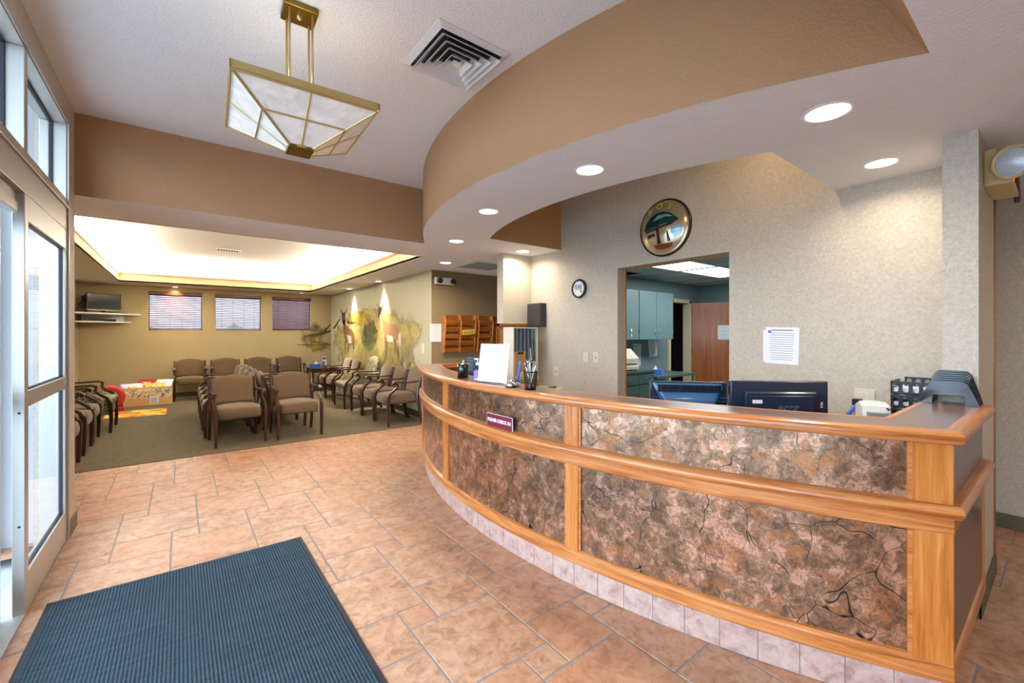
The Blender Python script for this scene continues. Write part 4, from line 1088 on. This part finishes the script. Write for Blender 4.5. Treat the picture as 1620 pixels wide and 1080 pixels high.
for k_ in range(5): b.lathe([(.113+.006*math.cos(a), .05+.055*k_+.006*math.sin(a)) for a in (0, 1.57, 3.14, 4.71, 6.28)], n=28)
b.obj('woven_bands', 'basket_weave', t, smooth=True)

# ------------------------------------------------------------------ things on the counter
def on_counter(y, d): return Vector((xc(y, d), y, ZT))
def arc_rot(y): return math.atan2(y-CC[1], CC[0]-xc(y))  # tangent turn along the counter
# sign PLEASE CHECK IN standing on the nosing against the upper panel
p = PX(791, 660, 1.685)
ys_ = 2.285; t = thing('check_in_sign', 'maroon PLEASE CHECK IN sign on the counter rail', 'sign', (xc(ys_, .023), ys_, .801), -PI/2 - arc_rot(ys_))
MB().box(-.135, .135, -.004, .004, 0, .082).obj('plate', 'maroon', t, bevel=.001)
MB().box(-.138, .138, -.003, .003, .080, .084).box(-.138, -.134, -.003, .003, 0, .084).box(.134, .138, -.003, .003, 0, .084).obj('edge', 'white_letter', t)
text_mesh('PLEASE CHECK IN', .0305, .0008, 'lettering', 'white_letter', t, T(0, -.005, .043) @ FRONT, bold=.0009)
# acrylic sign with letter sheet
t = thing('acrylic_sign', 'white printed letter in a clear acrylic stand on the counter', 'sign stand', on_counter(2.50, -.07), -PI/2 + math.radians(14))
Mx = Matrix.Rotation(math.radians(-8), 4, 'X')
MB().box(-.142, .142, -.006, .0, .0, .285, Mx).box(-.142, .142, -.02, .07, 0, .004).obj('holder', 'acrylic', t)
MB().box(-.134, .134, -.0085, -.0062, .008, .278, Mx).obj('letter', 'paper', t)
b = MB(); rr = random.Random(5)
for k_ in range(2): b.box(-.085+.01*k_, .085-.01*k_, -.0092, -.0085, .244-.022*k_, .252-.022*k_, Mx)
for k_ in range(5): b.box(-.10, .10, -.0092, -.0085, .195-.016*k_, .197-.016*k_, Mx)
b.obj('print', 'ink_light', t)
# bell
t = thing('service_bell', 'chrome counter bell beside the printed letter', 'bell', on_counter(2.245, -.045), 0)
MB().lathe([(0, .0), (.040, .0), (.041, .008), (.038, .012)], n=28).obj('base', 'black_gloss', t, smooth=True)
MB().lathe([(.039, .012), (.038, .020), (.030, .034), (.018, .042), (.006, .045), (0, .0455)], n=28).obj('dome', 'chrome', t, smooth=True)
MB().cyl((0, 0, .045), (0, 0, .056), .004, 10).obj('button', 'chrome', t, smooth=True)
# blue pen leaning in a holder behind the bell
t = thing('pen', 'blue marker standing upright behind the counter bell', 'pen', on_counter(2.245, -.095), 0)
MB().cyl((0, 0, .02), (.014, -.012, .165), .008, 12).obj('barrel', 'tissue_blue', t, smooth=True)
MB().lathe([(0, 0), (.016, 0), (.016, .016), (.009, .028)], n=16).obj('holder_base', 'chrome', t, smooth=True)
# mesh cup with pens
t = thing('pen_cup', 'black mesh pen cup full of pens on the counter', 'pen cup', on_counter(2.08, -.06), 0)
r0, r1, hh = .033, .045, .115
b = MB()
for k_ in range(28):
    a = 2*PI*k_/28; a2 = a+.5
    for aa, bb in ((a, a2), (a2, a)): b.tube([(r0*math.cos(aa), r0*math.sin(aa), .004), ((r0+r1)/2*math.cos((aa+bb)/2), (r0+r1)/2*math.sin((aa+bb)/2), hh/2), (r1*math.cos(bb), r1*math.sin(bb), hh)], .0008, 4)
b.obj('mesh_wall', 'black_plastic', t)
MB().lathe([(r0-.002, .002), (r0+.003, .0), (r0+.003, .014)], n=28).lathe([(r1-.001, hh-.008), (r1+.003, hh-.008), (r1+.003, hh), (r1-.001, hh)], n=28).lathe([(0, .002), (r0, .002)], n=20).obj('rim', 'black_plastic', t, smooth=True)
MB().box(-.041, -.037, -.015, .012, .022, .032).obj('badge', 'maroon', t)
cup_c = on_counter(2.08, -.06)
for k_, (ax, ay, m) in enumerate(((.03, .01, 'grey_plastic'), (-.02, .028, 'steel'), (.015, -.03, 'white_plastic'), (-.03, -.012, 'grey_plastic'), (.0, .034, 'steel'), (-.012, -.005, 'white_plastic'))):
    q = thing('pen', 'pale pen standing in the black mesh cup', 'pen', cup_c, 0, 'pens in the mesh cup')
    L_ = .16+.006*k_
    MB().cyl((-ax*.3, -ay*.3, .006), (ax, ay, L_-.02), .0042, 10).obj('barrel', m, q, smooth=True)
    MB().cyl((ax, ay, L_-.02), (ax*1.12, ay*1.12, L_), .0036, 10).obj('cap', 'steel', q, smooth=True)
# black cup at the far end, organiser and pump bottle
t = thing('pen_cup', 'plain black pen cup near the far end of the counter', 'pen cup', on_counter(2.95, -.07), 0)
MB().lathe([(0, .004), (.040, .004), (.040, 0), (.043, 0), (.046, .105), (.042, .108), (.039, .012)], n=28).obj('cup', 'black_gloss', t, smooth=True)
q = thing('pen', 'pale pencil in the plain black cup', 'pen', on_counter(2.95, -.07), 0)
MB().cyl((.005, .01, .015), (-.012, -.026, .14), .004, 8).obj('barrel', 'paper_blue', q, smooth=True)
t = thing('desk_organizer', 'dark blue desk organiser behind the black pen cup', 'organiser', (2.13, 3.24, ZT-.06), math.radians(-40))
MB().box(-.13, .13, -.005, .005, -.0, .15).obj('front', 'navy_plastic', t, bevel=.004)
MB().box(-.13, .13, .055, .063, .0, .17).obj('divider', 'navy_plastic', t, bevel=.003)
MB().box(-.13, -.123, -.005, .12, 0, .16).obj('side', 'navy_plastic', t, bevel=.002)
MB().box(.123, .13, -.005, .12, 0, .16).obj('side', 'navy_plastic', t, bevel=.002)
MB().box(-.13, .13, .113, .12, 0, .19).box(-.13, .13, 0, .12, 0, .006).obj('back', 'navy_plastic', t, bevel=.003)
s2 = thing('organizer_shelf', 'small desk riser carrying the dark organiser', 'shelf', (2.17, 3.29, .75), math.radians(-40))
MB().box(-.15, .15, -.09, .11, ZT-.06-.75-.014, ZT-.06-.75-.001).obj('top', 'ivory_side', s2)
MB().box(-.15, -.138, -.09, .11, 0, ZT-.06-.75-.014).obj('side', 'ivory_side', s2)
MB().box(.138, .15, -.09, .11, 0, ZT-.06-.75-.014).obj('side', 'ivory_side', s2)
t = thing('pump_bottle', 'clear hand sanitiser pump bottle beside the printed letter', 'bottle', on_counter(2.70, -.07), 0)
MB().lathe([(0, 0), (.028, 0), (.030, .01), (.030, .085), (.024, .105), (.012, .112), (.012, .12)], n=24).obj('bottle', 'acrylic', t, smooth=True)
MB().lathe([(0, .003), (.026, .003), (.0275, .012), (.0275, .07), (0, .07)], n=24).obj('gel', 'paper_blue', t, smooth=True)
MB().lathe([(0, .135), (.014, .135), (.014, .115), (0, .115)], n=18).cyl((0, 0, .13), (0, 0, .158), .004, 10).box(-.008, .008, -.008, .035, .155, .165).obj('pump', 'white_plastic', t, bevel=.001)
MB().lathe([(.0306, .02), (.0306, .075)], n=24).obj('label_band', 'tissue_purple', t, smooth=True)
# file rack of black arches at the near end
t = thing('file_rack', 'black plastic file rack of six arched dividers on the counter end', 'file rack', (3.075, .372, ZT), W_EAST)
def archpoly():
    o_ = [(-.108, 0), (-.098, .03), (-.068, .105), (-.052, .118), (.052, .118), (.068, .105), (.098, .03), (.108, 0)]
    i_ = [(.058, 0), (.054, .045), (-.054, .045), (-.058, 0)]
    return o_ + i_
for k_ in range(6):
    y_ = -.066+.0265*k_; zs = 1+.075*k_
    b = MB(); pl = [(x, z*zs) for x, z in archpoly()]
    b.prism(pl, 'Y', y_-.0025, y_+.0025); b.obj('divider', 'rack_plastic', t, bevel=.0015)
MB().box(-.108, -.058, -.07, .07, 0, .006).obj('base_rail', 'navy_plastic', t)
MB().box(.058, .108, -.07, .07, 0, .006).obj('base_rail', 'navy_plastic', t)

# ------------------------------------------------------------------ things on the inner desk
def monitor(label, loc, rz, w, h, mat, kind):
    t = thing('monitor', label, 'monitor', loc, rz, 'computer monitors seen from behind')
    z0 = 0
    MB().box(-w/2, w/2, .0, .035, z0, z0+h).obj('casing', mat, t, bevel=.006)      # back of the casing looks to local -Y
    MB().box(-w/2+.02, w/2-.02, .035, .037, z0+.02, z0+h-.02).obj('screen_glass', 'screen', t)
    if kind == 'ribbed':
        P1 = [(-w*.36, h*.98), (w*.36, h*.98), (w*.30, h*.30), (-w*.30, h*.30)]
        # tapered bulge with vertical ribs at the top and plain smooth bottom
        b = MB(); b.grid(lambda p, q: ((-1+2*p)*(w*.47-(w*.17)*min(1, q*1.4)), -.045*math.sin(min(1, q*1.6)*PI/2)*(1 if 0 < p < 1 else 0), h*(.97-.80*q)), 20, 10)
        b.obj('rear_bulge', 'blue_plastic', t, smooth=True)
        b = MB()
        for k in range(34):
            x = -w*.40+w*.80*k/33
            b.box(x-.002, x+.002, -.030, -.008, h*.80, h*.945, Matrix.Identity(4))
        b.obj('vent_ribs', 'black_plastic', t)
        b = MB()
        for s_ in (-1, 1):
            for k in range(9): b.box(min(s_*w*.49, s_*w*.37), max(s_*w*.49, s_*w*.37), -.004, .0, h*(.12+.07*k), h*(.135+.07*k))
        b.obj('side_vents', 'blue_plastic', t)
    else:
        MB().box(-w*.37, w*.37, -.022, .0, z0+.05, z0+h*.83).obj('rear_box', mat, t, bevel=.010)
        MB().box(-w*.33, w*.33, -.027, -.022, z0+.09, z0+h*.76).obj('rear_plate', mat, t, bevel=.004)
        b = MB()
        for k in range(40): b.box(-w*.33+.0165*k*w/.5*.5*2*.5, -w*.33+.0165*k*w/.5*.5*2*.5+.003, -.0235, -.022, h*.775, h*.80)
        b.obj('vent_slots', 'gasket', t)
        MB().box(-w*.30, -w*.20, -.0285, -.027, h*.63, h*.69).obj('sticker', 'paper', t)
        b = MB()
        for x_ in (-.09, .09): b.cyl((x_*w*1.6, -.029, h*.42), (x_*w*1.6, -.027, h*.42), .003, 8).cyl((x_*w*1.6*1.4, -.0242, h*.79), (x_*w*1.6*1.4, -.022, h*.79), .003, 8)
        b.obj('screws', 'steel', t)
        text_mesh('acer', .060, .0015, 'lettering', 'letter_slate', t, T(.035, -.0285, h*.56) @ FRONT, bold=.0025)
        text_mesh('90/6', .018, .0006, 'lettering', 'white_letter', t, T(w*.43, -.0012, h*.60) @ Matrix.Rotation(PI/2, 4, 'Y') @ FRONT)
    H0 = loc[2]-.75
    MB().cyl((0, .02, -H0+.01), (0, .02, h*.35), .022, 14).obj('stand_column', 'black_plastic', t, smooth=True)
    MB().lathe([(0, -H0), (.11, -H0), (.108, -H0+.010), (0, -H0+.014)], (0, .03, 0), 28).obj('stand_base', 'black_plastic', t, smooth=True)
    return t
monitor('black monitor seen from behind, right one on the work desk', (2.54, .955, .85), math.radians(-41), .505, .315, 'navy_plastic', 'acer')
monitor('blue-grey ribbed monitor seen from behind, left one on the work desk', (2.34, 1.36, .85), math.radians(-47), .425, .288, 'navy_plastic', 'ribbed')
# label printer
t = thing('label_printer', 'small white label printer behind the counter near the outlet', 'printer', (3.02, .665, .752), math.radians(-62))
HP = .30
MB().prism([(-.08, 0), (.08, 0), (.08, HP-.03), (.02, HP-.008), (-.045, HP-.018), (-.078, .16)], 'X', -.062, .062).obj('body', 'white_plastic', t, bevel=.010, seg=3)
MB().box(-.045, .045, -.083, -.05, .18, .245).obj('paper_slot', 'grey_plastic', t, bevel=.004)
MB().box(-.04, .04, -.03, .04, HP-.018, HP-.006).obj('top_cover', 'white_plastic', t, bevel=.003)
MB().cyl((.045, -.074, .262), (.045, -.05, .266), .005, 10).obj('button', 'gasket', t)
pr_st = thing('printer_stand', 'low box on the work desk under the label printer', 'box', (3.02, .665, .0))
MB().box(-.12, .12, -.12, .12, 0, .75).obj('body', 'ivory_side', pr_st)
t = thing('power_adapter', 'black plug with a blue cable in the wall outlet', 'plug', (BX-.010, .862, .962), W_EAST)
MB().box(-.055, -.005, -.055, 0, -.03, .012).obj('plug', 'black_plastic', t, bevel=.004)
MB().tube([(-.03, -.05, -.03), (-.06, -.07, -.08), (-.10, -.08, -.14), (-.14, -.08, -.22)], .012, 8).obj('cable', 'tissue_blue', t, smooth=True)
# stacked letter trays with oval windows
def letter_tray(label, loc, rz, w, h, dp=.24):
    t = thing('letter_tray', label, 'file tray', loc, rz, 'black letter trays behind the counter')
    b = MB(); n = 4; cw = w/n
    th = .004
    # front wall with arched cut-outs, built as a grid of small quads around each opening
    for k in range(n):
        xc_ = -w/2+cw*(k+.5); hw = cw*.30
        zb, zt = h*.17, h*.85; r_ = hw
        outer = [(-cw/2, 0), (cw/2, 0), (cw/2, h), (-cw/2, h)]
        seg_ = 24; ring = []
        for i in range(seg_):
            a = 2*PI*i/seg_; ca, sa = math.cos(a), math.sin(a)
            zc_ = (zt-r_) if sa >= 0 else (zb+r_*.7)
            ring.append((hw*ca, zc_+ (r_ if sa >= 0 else r_*.7)*sa))
        def sq(a):
            ca, sa = math.cos(a), math.sin(a); m = max(abs(ca), abs(sa)); return (ca/m*cw/2, h/2+sa/m*h/2)
        for i in range(seg_):
            a, c_ = 2*PI*i/seg_, 2*PI*(i+1)/seg_
            p1, p2, p3, p4 = ring[i], ring[(i+1) % seg_], sq(c_), sq(a)
            for y in (0, th): b.face(*[(xc_+p[0], y, p[1]) for p in (p1, p2, p3, p4)])
            b.face(*[(xc_+p1[0], 0, p1[1]), (xc_+p2[0], 0, p2[1]), (xc_+p2[0], th, p2[1]), (xc_+p1[0], th, p1[1])])
    b.obj('pierced_front', 'navy_plastic', t)
    b = MB().box(-w/2, -w/2+.004, 0, dp, 0, h).box(w/2-.004, w/2, 0, dp, 0, h).box(-w/2, w/2, 0, dp, 0, .004).box(-w/2, w/2, -.004, .004, h-.006, h)
    b.obj('tray_shell', 'navy_plastic', t)
    return t
TX, TW, TH_ = 3.40, .180, .077
TYC = .667-TW/2
for k_, (lb, z_) in enumerate((('black letter tray with oval windows, topmost of the front stack', 1.058), ('black letter tray with oval windows, second from the top of the front stack', .977), ('black letter tray at the bottom of the front stack', .896))):
    letter_tray(lb, (TX, TYC, z_), W_EAST, TW, TH_, .22)
    q = MB().box(-.08, .08, .02, .20, .006, .034).obj('paper_stack', 'paper'); q.location = (TX, TYC, z_); q.rotation_euler = (0, 0, W_EAST); tag(q, 'white papers in the %s front letter tray' % ('top', 'middle', 'bottom')[k_], 'papers', 'papers in the letter trays')
letter_tray('black letter tray with oval windows standing behind the front stack', (3.635, .56, 1.07), W_EAST, .17, .077, .055)
b_ = thing('tray_stand', 'box riser under the letter trays', 'box', (TX, TYC, 0), W_EAST)
MB().box(-TW/2, TW/2, .0, .22, 0, .896).obj('body', 'ivory_side', b_)
q_ = thing('tray_stand', 'rear box riser under the standing letter tray', 'box', (3.635, .56, 0), W_EAST)
MB().box(-.085, .085, .0, .055, 0, 1.07).obj('body', 'ivory_side', q_)

# ------------------------------------------------------------------ right emergency light and hall
t = thing('emergency_light', 'yellowed emergency light with a large lamp on the right wing wall', 'emergency light', (3.56, .283, 2.30), 0, 'emergency lights')
MB().prism([(-.20, -.085), (.20, -.085), (.20, .085), (-.20, .085)], 'Y', -.045, 0).obj('case', 'yellow_plastic', t, bevel=.006)
MB().prism([(-.045, .06), (-.045, -.06), (-.10, -.075), (-.10, -.105), (0, -.105), (0, -.08)], 'X', -.19, .20).obj('lower_skirt', 'yellow_plastic', t, bevel=.004)
MB().cyl((-.15, -.045, .0), (-.20, -.075, -.0), .020, 16).obj('swivel', 'yellow_plastic', t, smooth=True)
H_ = Matrix.Translation((-.225, -.090, -.012)) @ Matrix.Rotation(math.radians(-52), 4, 'Z') @ Matrix.Rotation(math.radians(14), 4, 'X')
b = MB().lathe([(.0, .055), (.04, .05), (.07, .015), (.082, -.018)], n=32, axis='Y'); 
def head(prof, name, mat, **kw):
    b_ = MB().lathe([(r, -z) for r, z in prof], n=32, axis='Y'); b_.bm.transform(H_); return b_.obj(name, mat, t, **kw)
b.bm.free()
head([(.0, .055), (.04, .05), (.07, .015), (.084, -.018), (.080, -.026), (.073, -.022)], 'lamp_head', 'yellow_plastic', smooth=True)
head([(.0, -.036), (.03, -.034), (.055, -.029), (.074, -.021)], 'lens', 'glass_lens', smooth=True)
head([(.0, .03), (.03, .022), (.055, .004), (.072, -.016)], 'reflector', 'lamp_reflector', smooth=True)
b = MB()
for k_ in range(-6, 7):
    hw_ = .070*math.sqrt(max(0, 1-(k_/7)**2)); b.box(-hw_, hw_, -.031, -.028, k_*.010-.0012, k_*.010+.0012)
b.bm.transform(H_); b.obj('lens_ribs', 'glass_lens', t)
MB().lathe([(0, .105), (.006, .104), (.007, .098)], (-.165, 0, -.09), 10, 'Y').obj('indicator', 'red_led', t, smooth=True)
t = thing('ceiling_bracket', 'short dark wood brace hanging from the hall ceiling', 'bracket', (4.38, .22, LOW))
MB().bar([(-.10, .0, .0), (-.04, 0, -.05), (.03, 0, -.14)], .03, .05, (0, 1, 0)).obj('brace', 'end_laminate', t)

# ------------------------------------------------------------------ back room furniture
def knob_pull(x, z, par, y, vertical=True, mat='steel'):
    b = MB()
    if vertical: b.tube([(x, y, z-.045), (x, y-.022, z-.035), (x, y-.022, z+.035), (x, y, z+.045)], .004, 8)
    else: b.tube([(x-.045, y, z), (x-.035, y-.022, z), (x+.035, y-.022, z), (x+.045, y, z)], .004, 8)
    return b.obj('handle', mat, par, smooth=True)
t = thing('wall_cabinet', 'teal painted wall cabinet with three doors in the back room', 'cabinet', (5.40, 4.85, 1.31))
Wc = 1.83; Hc = .85
MB().box(0, Wc, -.33, 0, 0, Hc).obj('body', 'paint_cabinet', t)
for k_, (xa, xb) in enumerate(((.005, .79), (.81, 1.30), (1.31, 1.825))):
    d = MB().box(xa, xb, -.352, -.332, .005, Hc-.005).obj('door', 'paint_cabinet', t, bevel=.002)
    hx = [.56, 1.24, 1.37][k_]
    knob_pull(hx, .13, d, -.352)
    for zz in (.15, .72): MB().box([.79, .80, 1.828][k_]-.008, [.79, .80, 1.828][k_]+.008, -.356, -.350, zz-.03, zz+.03).obj('hinge', 'steel', d)
k = thing('wall_hook', 'small cream figure stuck on the left teal cabinet door', 'decoration', (5.98, 4.497, 1.40))
MB().lathe([(0, .006), (.018, .005), (.018, .0)], (0, 0, .0), 14, 'Y').lathe([(0, .006), (.014, .005), (.014, .0)], (0, 0, .045), 14, 'Y').lathe([(0, .006), (.02, .005), (.02, 0)], (0, 0, .075), 14, 'Y').box(-.006, .006, -.006, 0, -.03, .09).obj('figure', 'paper', k)
t = thing('base_cabinet', 'grey-green base cabinet with drawers and a worktop in the back room', 'cabinet', (4.95, 4.25, 0))
Wb = 1.30
MB().box(0, Wb, .0, .59, 0, .78).obj('body', 'paint_cabinet_grey', t)
MB().box(-.02, Wb+.02, -.03, .59, .78, .82).obj('worktop', 'paint_cabinet_grey', t, bevel=.003)
for xa, xb in ((.02, .44), (.45, .86), (.87, 1.28)):
    d = MB().box(xa, xb, -.02, .0, .60, .76).obj('drawer', 'paint_cabinet_grey', t, bevel=.002); knob_pull((xa+xb)/2, .69, d, -.02, False)
    d = MB().box(xa, xb, -.02, .0, .08, .58).obj('door', 'paint_cabinet_grey', t, bevel=.002); knob_pull(xb-.05 if xa < .1 or xa > .8 else xb-.05, .48, d, -.02)
t = thing('laser_printer', 'cream laser printer on the back room worktop', 'printer', (5.72, 4.50, .82), math.radians(-8))
MB().prism([(-.20, 0), (.20, 0), (.20, .30), (-.02, .35), (-.20, .20)], 'X', -.20, .20).obj('body', 'beige_plastic', t, bevel=.012, seg=3)
MB().box(-.13, .13, -.205, -.198, .10, .115).box(-.15, -.02, -.08, .04, .318, .325).obj('slots', 'gasket', t)
MB().box(-.17, .17, -.23, -.19, .02, .075).obj('paper_tray', 'beige_plastic', t, bevel=.006)
t = thing('side_counter', 'low grey-green counter next to the base cabinet', 'counter', (6.27, 4.22, 0))
MB().box(.01, 1.25, -.02, .61, .66, .70).obj('top', 'paint_cabinet_grey', t, bevel=.003)
MB().box(.01, .05, 0, .6, 0, .66).obj('support_panel', 'paint_cabinet_grey', t)
MB().box(1.18, 1.22, 0, .04, 0, .66).obj('leg', 'aluminium', t)
tissue_box('blue tissue box on the low counter of the back room', (6.60, 4.45, .70), 0, .30, .13, .09)
for lb, x_, z_, w_, h_, tl in (('white list taped below the wall cabinet, left of two', 6.62, 1.03, .22, .40, 2), ('curled white sheet taped below the wall cabinet, right of two', 7.10, 1.17, .26, .38, -8)):
    wall_sheet('notice', lb, 'notice', (x_, 4.85, z_), 0, w_, h_, 10, tilt=tl)
t = thing('switch_plate', 'ivory switch plate on the teal wall behind the printer', 'switch', (6.42, 4.85, 1.03), 0, 'wall plates')
MB().box(-.037, .037, -.006, 0, -.06, .06).obj('plate', 'beige_plastic', t, bevel=.002); MB().box(-.01, .01, -.011, -.006, -.016, .016).obj('toggle', 'beige_plastic', t)
# doorway frame and open door leaf
struct(MB().box(7.60, 7.68, 4.825, 4.98, 0, 2.10).box(8.36, 8.44, 4.825, 4.98, 0, 2.10).box(7.60, 8.46, 4.825, 4.98, 2.04, 2.115), 'door_frame_1', 'paint_cream', 'cream door frame in the back room', bevel=.004)
d = thing('door_5', 'open orange wooden door of the back room', None, (8.44, 4.82, 0), math.radians(-64), kind='structure')
MB().box(0, .95, -.022, .022, .01, 2.05).obj('leaf', 'door_wood', d, bevel=.003)
for zz in (.30, 1.05, 1.85): MB().cyl((-.012, 0, zz-.05), (-.012, 0, zz+.05), .010, 10).obj('hinge', 'steel', d)
wall_sheet('notice', 'blue-white notice taped to the open wooden door', 'notice', (8.44+.60*math.cos(math.radians(-64))-.022*math.sin(math.radians(64))-.003, 4.82+.60*math.sin(math.radians(-64))-.022*math.cos(math.radians(64)), 1.44), math.radians(-64), .23, .29, 4, 'paper_blue', head=False, ink='ink_dark', lw=.4)
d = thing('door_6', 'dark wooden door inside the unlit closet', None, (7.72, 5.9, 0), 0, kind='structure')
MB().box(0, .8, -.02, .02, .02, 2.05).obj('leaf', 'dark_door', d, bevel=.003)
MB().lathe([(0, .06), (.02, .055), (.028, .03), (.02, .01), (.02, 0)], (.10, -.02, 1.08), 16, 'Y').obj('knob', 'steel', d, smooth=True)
k = thing('notice', 'dim notice on the dark closet door', 'notice', (8.15, 5.878, 1.45))
MB().box(-.09, .09, -.003, 0, -.12, .12).obj('sheet', 'cardboard', k)

# ------------------------------------------------------------------ mural painted on the wall (flat paint, a couple of millimetres proud)
mu = thing('wall_mural', 'painted mural of two pronghorns standing in yellow prairie grass', 'mural', (0, 0, 0))
def MW(x, y, lift): q = PX(470+x*.15742, 450+y*.15742, 3.2); return (3.2-lift, q.y, q.z)
def NW(x, y, lift): q = PY(470+x*.15742, 450+y*.15742, NY); return (q.x, NY-lift, q.z)
def paint(name, col, polys, wall=MW, lift=.003):
    if col not in MATS: plain(col, col, .75, var=.12, vs=14, spec=.15)
    b = MB()
    for p in polys:
        f = b.bm.faces.new([b.bm.verts.new(wall(x, y, lift)) for x, y in p])
    bmesh.ops.triangulate(b.bm, faces=b.bm.faces[:])
    return b.obj(name, col, mu)
# soft washes of colour
def wash(name, c1, c2, rect, amount, sc, wall=MW, lift=.0012):
    t = NT(name+'_paint'); t.set(.75, spec=.15)
    v = t.coord('Generated'); 
    gx = t.n('ShaderNodeSeparateXYZ'); t.l(v, gx.inputs[0])
    ax = 'Y' if wall is MW else 'X'
    dx = t.math('ABSOLUTE', t.math('SUBTRACT', t.math('MULTIPLY', gx.outputs[ax], 2.0), 1.0)); dz = t.math('ABSOLUTE', t.math('SUBTRACT', t.math('MULTIPLY', gx.outputs['Z'], 2.0), 1.0))
    r2 = t.math('ADD', t.math('MULTIPLY', dx, dx), t.math('MULTIPLY', dz, dz))
    ov = t.coord('Object'); n = t.noise(ov, sc, 5, .65, .8); n2 = t.noise(ov, sc*3.3, 4, .6, 1.2)
    t.col(t.ramp(n2, [(.38, c1), (.6, c2)]))
    a = t.math('SUBTRACT', t.math('MULTIPLY', n, 2.6), t.math('ADD', r2, 1.3-amount))
    t.l(t.ramp(a, [(0.0, 0.0), (.5, .85)]), t.b.inputs['Alpha'])
    b = MB(); x0, y0, x1, y1 = rect; b.face(*[wall(x, y, lift) for x, y in ((x0, y0), (x1, y0), (x1, y1), (x0, y1))]); return b.obj(name, t.m, mu)
wash('prairie_wash', 'bfae62', 'd2c685', (360, 240, 1290, 860), 1.0, 1.6)
wash('bush_wash', '84845c', 'a09c68', (630, 330, 840, 700), .75, 3.5, lift=.0018)
wash('bright_wash', 'c7a83c', 'd3bf66', (480, 270, 780, 420), .8, 2.6, lift=.0022)
wash('branch_wash', 'a0924e', '7a6e42', (-20, 330, 350, 700), .45, 2.2, NW)
wash('far_grass_wash', 'b3a24e', '8c7d42', (60, 540, 352, 700), .6, 3.0, NW, .002)
# near pronghorn
paint('pronghorn_body', 'b58c66', [[(826, 262), (852, 250), (866, 300), (885, 360), (915, 392), (965, 398), (1008, 412), (1034, 452), (1040, 520), (1020, 560), (985, 560), (965, 520), (930, 535), (900, 540), (880, 520), (862, 440), (840, 350)]])
paint('pronghorn_head', '4c3226', [[(824, 228), (846, 226), (858, 244), (850, 262), (838, 300), (826, 334), (812, 332), (812, 314), (822, 280)]], lift=.0045)
paint('pronghorn_horn', '3b3030', [[(826, 232), (812, 206), (808, 186), (816, 200), (832, 228)], [(846, 228), (858, 206), (868, 188), (866, 206), (852, 234)]], lift=.0045)
paint('pronghorn_white', 'e6e2d6', [[(832, 300), (846, 310), (858, 400), (870, 440), (858, 436), (840, 370)], [(905, 500), (960, 520), (972, 572), (940, 580), (905, 570)], [(1020, 500), (1040, 470), (1046, 540), (1048, 600), (1030, 620), (1016, 570)]], lift=.0045)
paint('pronghorn_leg', '98714f', [[(880, 520), (902, 540), (903, 640), (897, 740), (886, 740), (886, 620)], [(905, 545), (920, 550), (912, 640), (906, 700), (898, 700)], [(968, 540), (992, 560), (1012, 640), (1030, 720), (1040, 800), (1028, 800), (1010, 730), (985, 640)]])
paint('pronghorn_leg', 'bdb2a4', [[(1010, 555), (1038, 560), (1046, 640), (1060, 740), (1085, 830), (1066, 830), (1040, 720), (1018, 640)]], lift=.004)
# far pronghorn
paint('pronghorn_body', '8d6846', [[(470, 400), (492, 405), (520, 440), (560, 470), (578, 520), (578, 580), (560, 606), (520, 600), (492, 585), (474, 520), (462, 440)]])
paint('pronghorn_leg', '6e543c', [[(480, 560), (494, 570), (494, 660), (484, 660)], [(512, 590), (528, 592), (524, 680), (512, 680)], [(560, 590), (574, 570), (576, 650), (564, 655)]])
paint('pronghorn_head', '55443a', [[(448, 290), (468, 280), (486, 292), (484, 330), (474, 360), (482, 400), (466, 410), (456, 370), (452, 330)]], lift=.0045)
paint('pronghorn_horn', '4a4238', [[(452, 292), (438, 262), (434, 222), (443, 255), (460, 286)], [(478, 286), (496, 262), (506, 226), (504, 262), (486, 292)]], lift=.0045)
paint('pronghorn_white', 'cfc9ba', [[(464, 350), (478, 352), (476, 412), (466, 410)], [(500, 500), (545, 520), (550, 590), (515, 590)]], lift=.0045)
# grass strokes, twigs
rg = random.Random(11)
def strokes(name, col, n, xr, yb, hr, wall=MW, lean=14, w=3.2, lift=.0055):
    P = []
    for _ in range(n):
        x = rg.uniform(*xr); y = rg.uniform(*yb); h = rg.uniform(*hr); dx = rg.gauss(0, lean)
        P.append([(x-w/2, y), (x+w/2, y), (x+dx*.5+w*.3, y-h*.6), (x+dx, y-h), (x+dx*.5-w*.3, y-h*.6)])
    return paint(name, col, P, wall, lift)
strokes('grass_strokes', 'c9bb78', 90, (600, 1180), (690, 860), (60, 170))
strokes('grass_strokes', '8b8a55', 80, (560, 1170), (680, 860), (50, 160))
strokes('grass_strokes', '6b5c3c', 40, (860, 1150), (720, 850), (60, 190))
strokes('grass_strokes', 'a39c5e', 70, (380, 720), (600, 760), (40, 120))
strokes('brush_strokes', '5f6548', 60, (660, 790), (420, 640), (30, 90), lean=24, w=5)
strokes('brush_strokes', 'b39a45', 60, (500, 1060), (330, 400), (10, 46), lean=26, w=4)
paint('twigs', '4b3a26', [[(360, 440), (440, 330), (436, 350), (380, 446)], [(500, 380), (600, 374), (600, 380), (520, 390)], [(505, 360), (560, 385), (556, 390), (500, 372)]], lift=.005)
paint('twigs', '54432a', [[(60, 520), (200, 490), (350, 455), (350, 468), (230, 515), (120, 522)], [(250, 480), (330, 400), (338, 405), (280, 480)], [(0, 600), (200, 604), (340, 596), (340, 604), (180, 612), (0, 606)], [(60, 556), (190, 520), (194, 525), (70, 558)]], NW, .003)
strokes('brush_strokes', '7d6d30', 50, (120, 340), (560, 680), (15, 60), NW, 26, 4, .004)
strokes('brush_strokes', '5d4c38', 24, (230, 320), (600, 640), (10, 40), NW, 20, 7, .005)
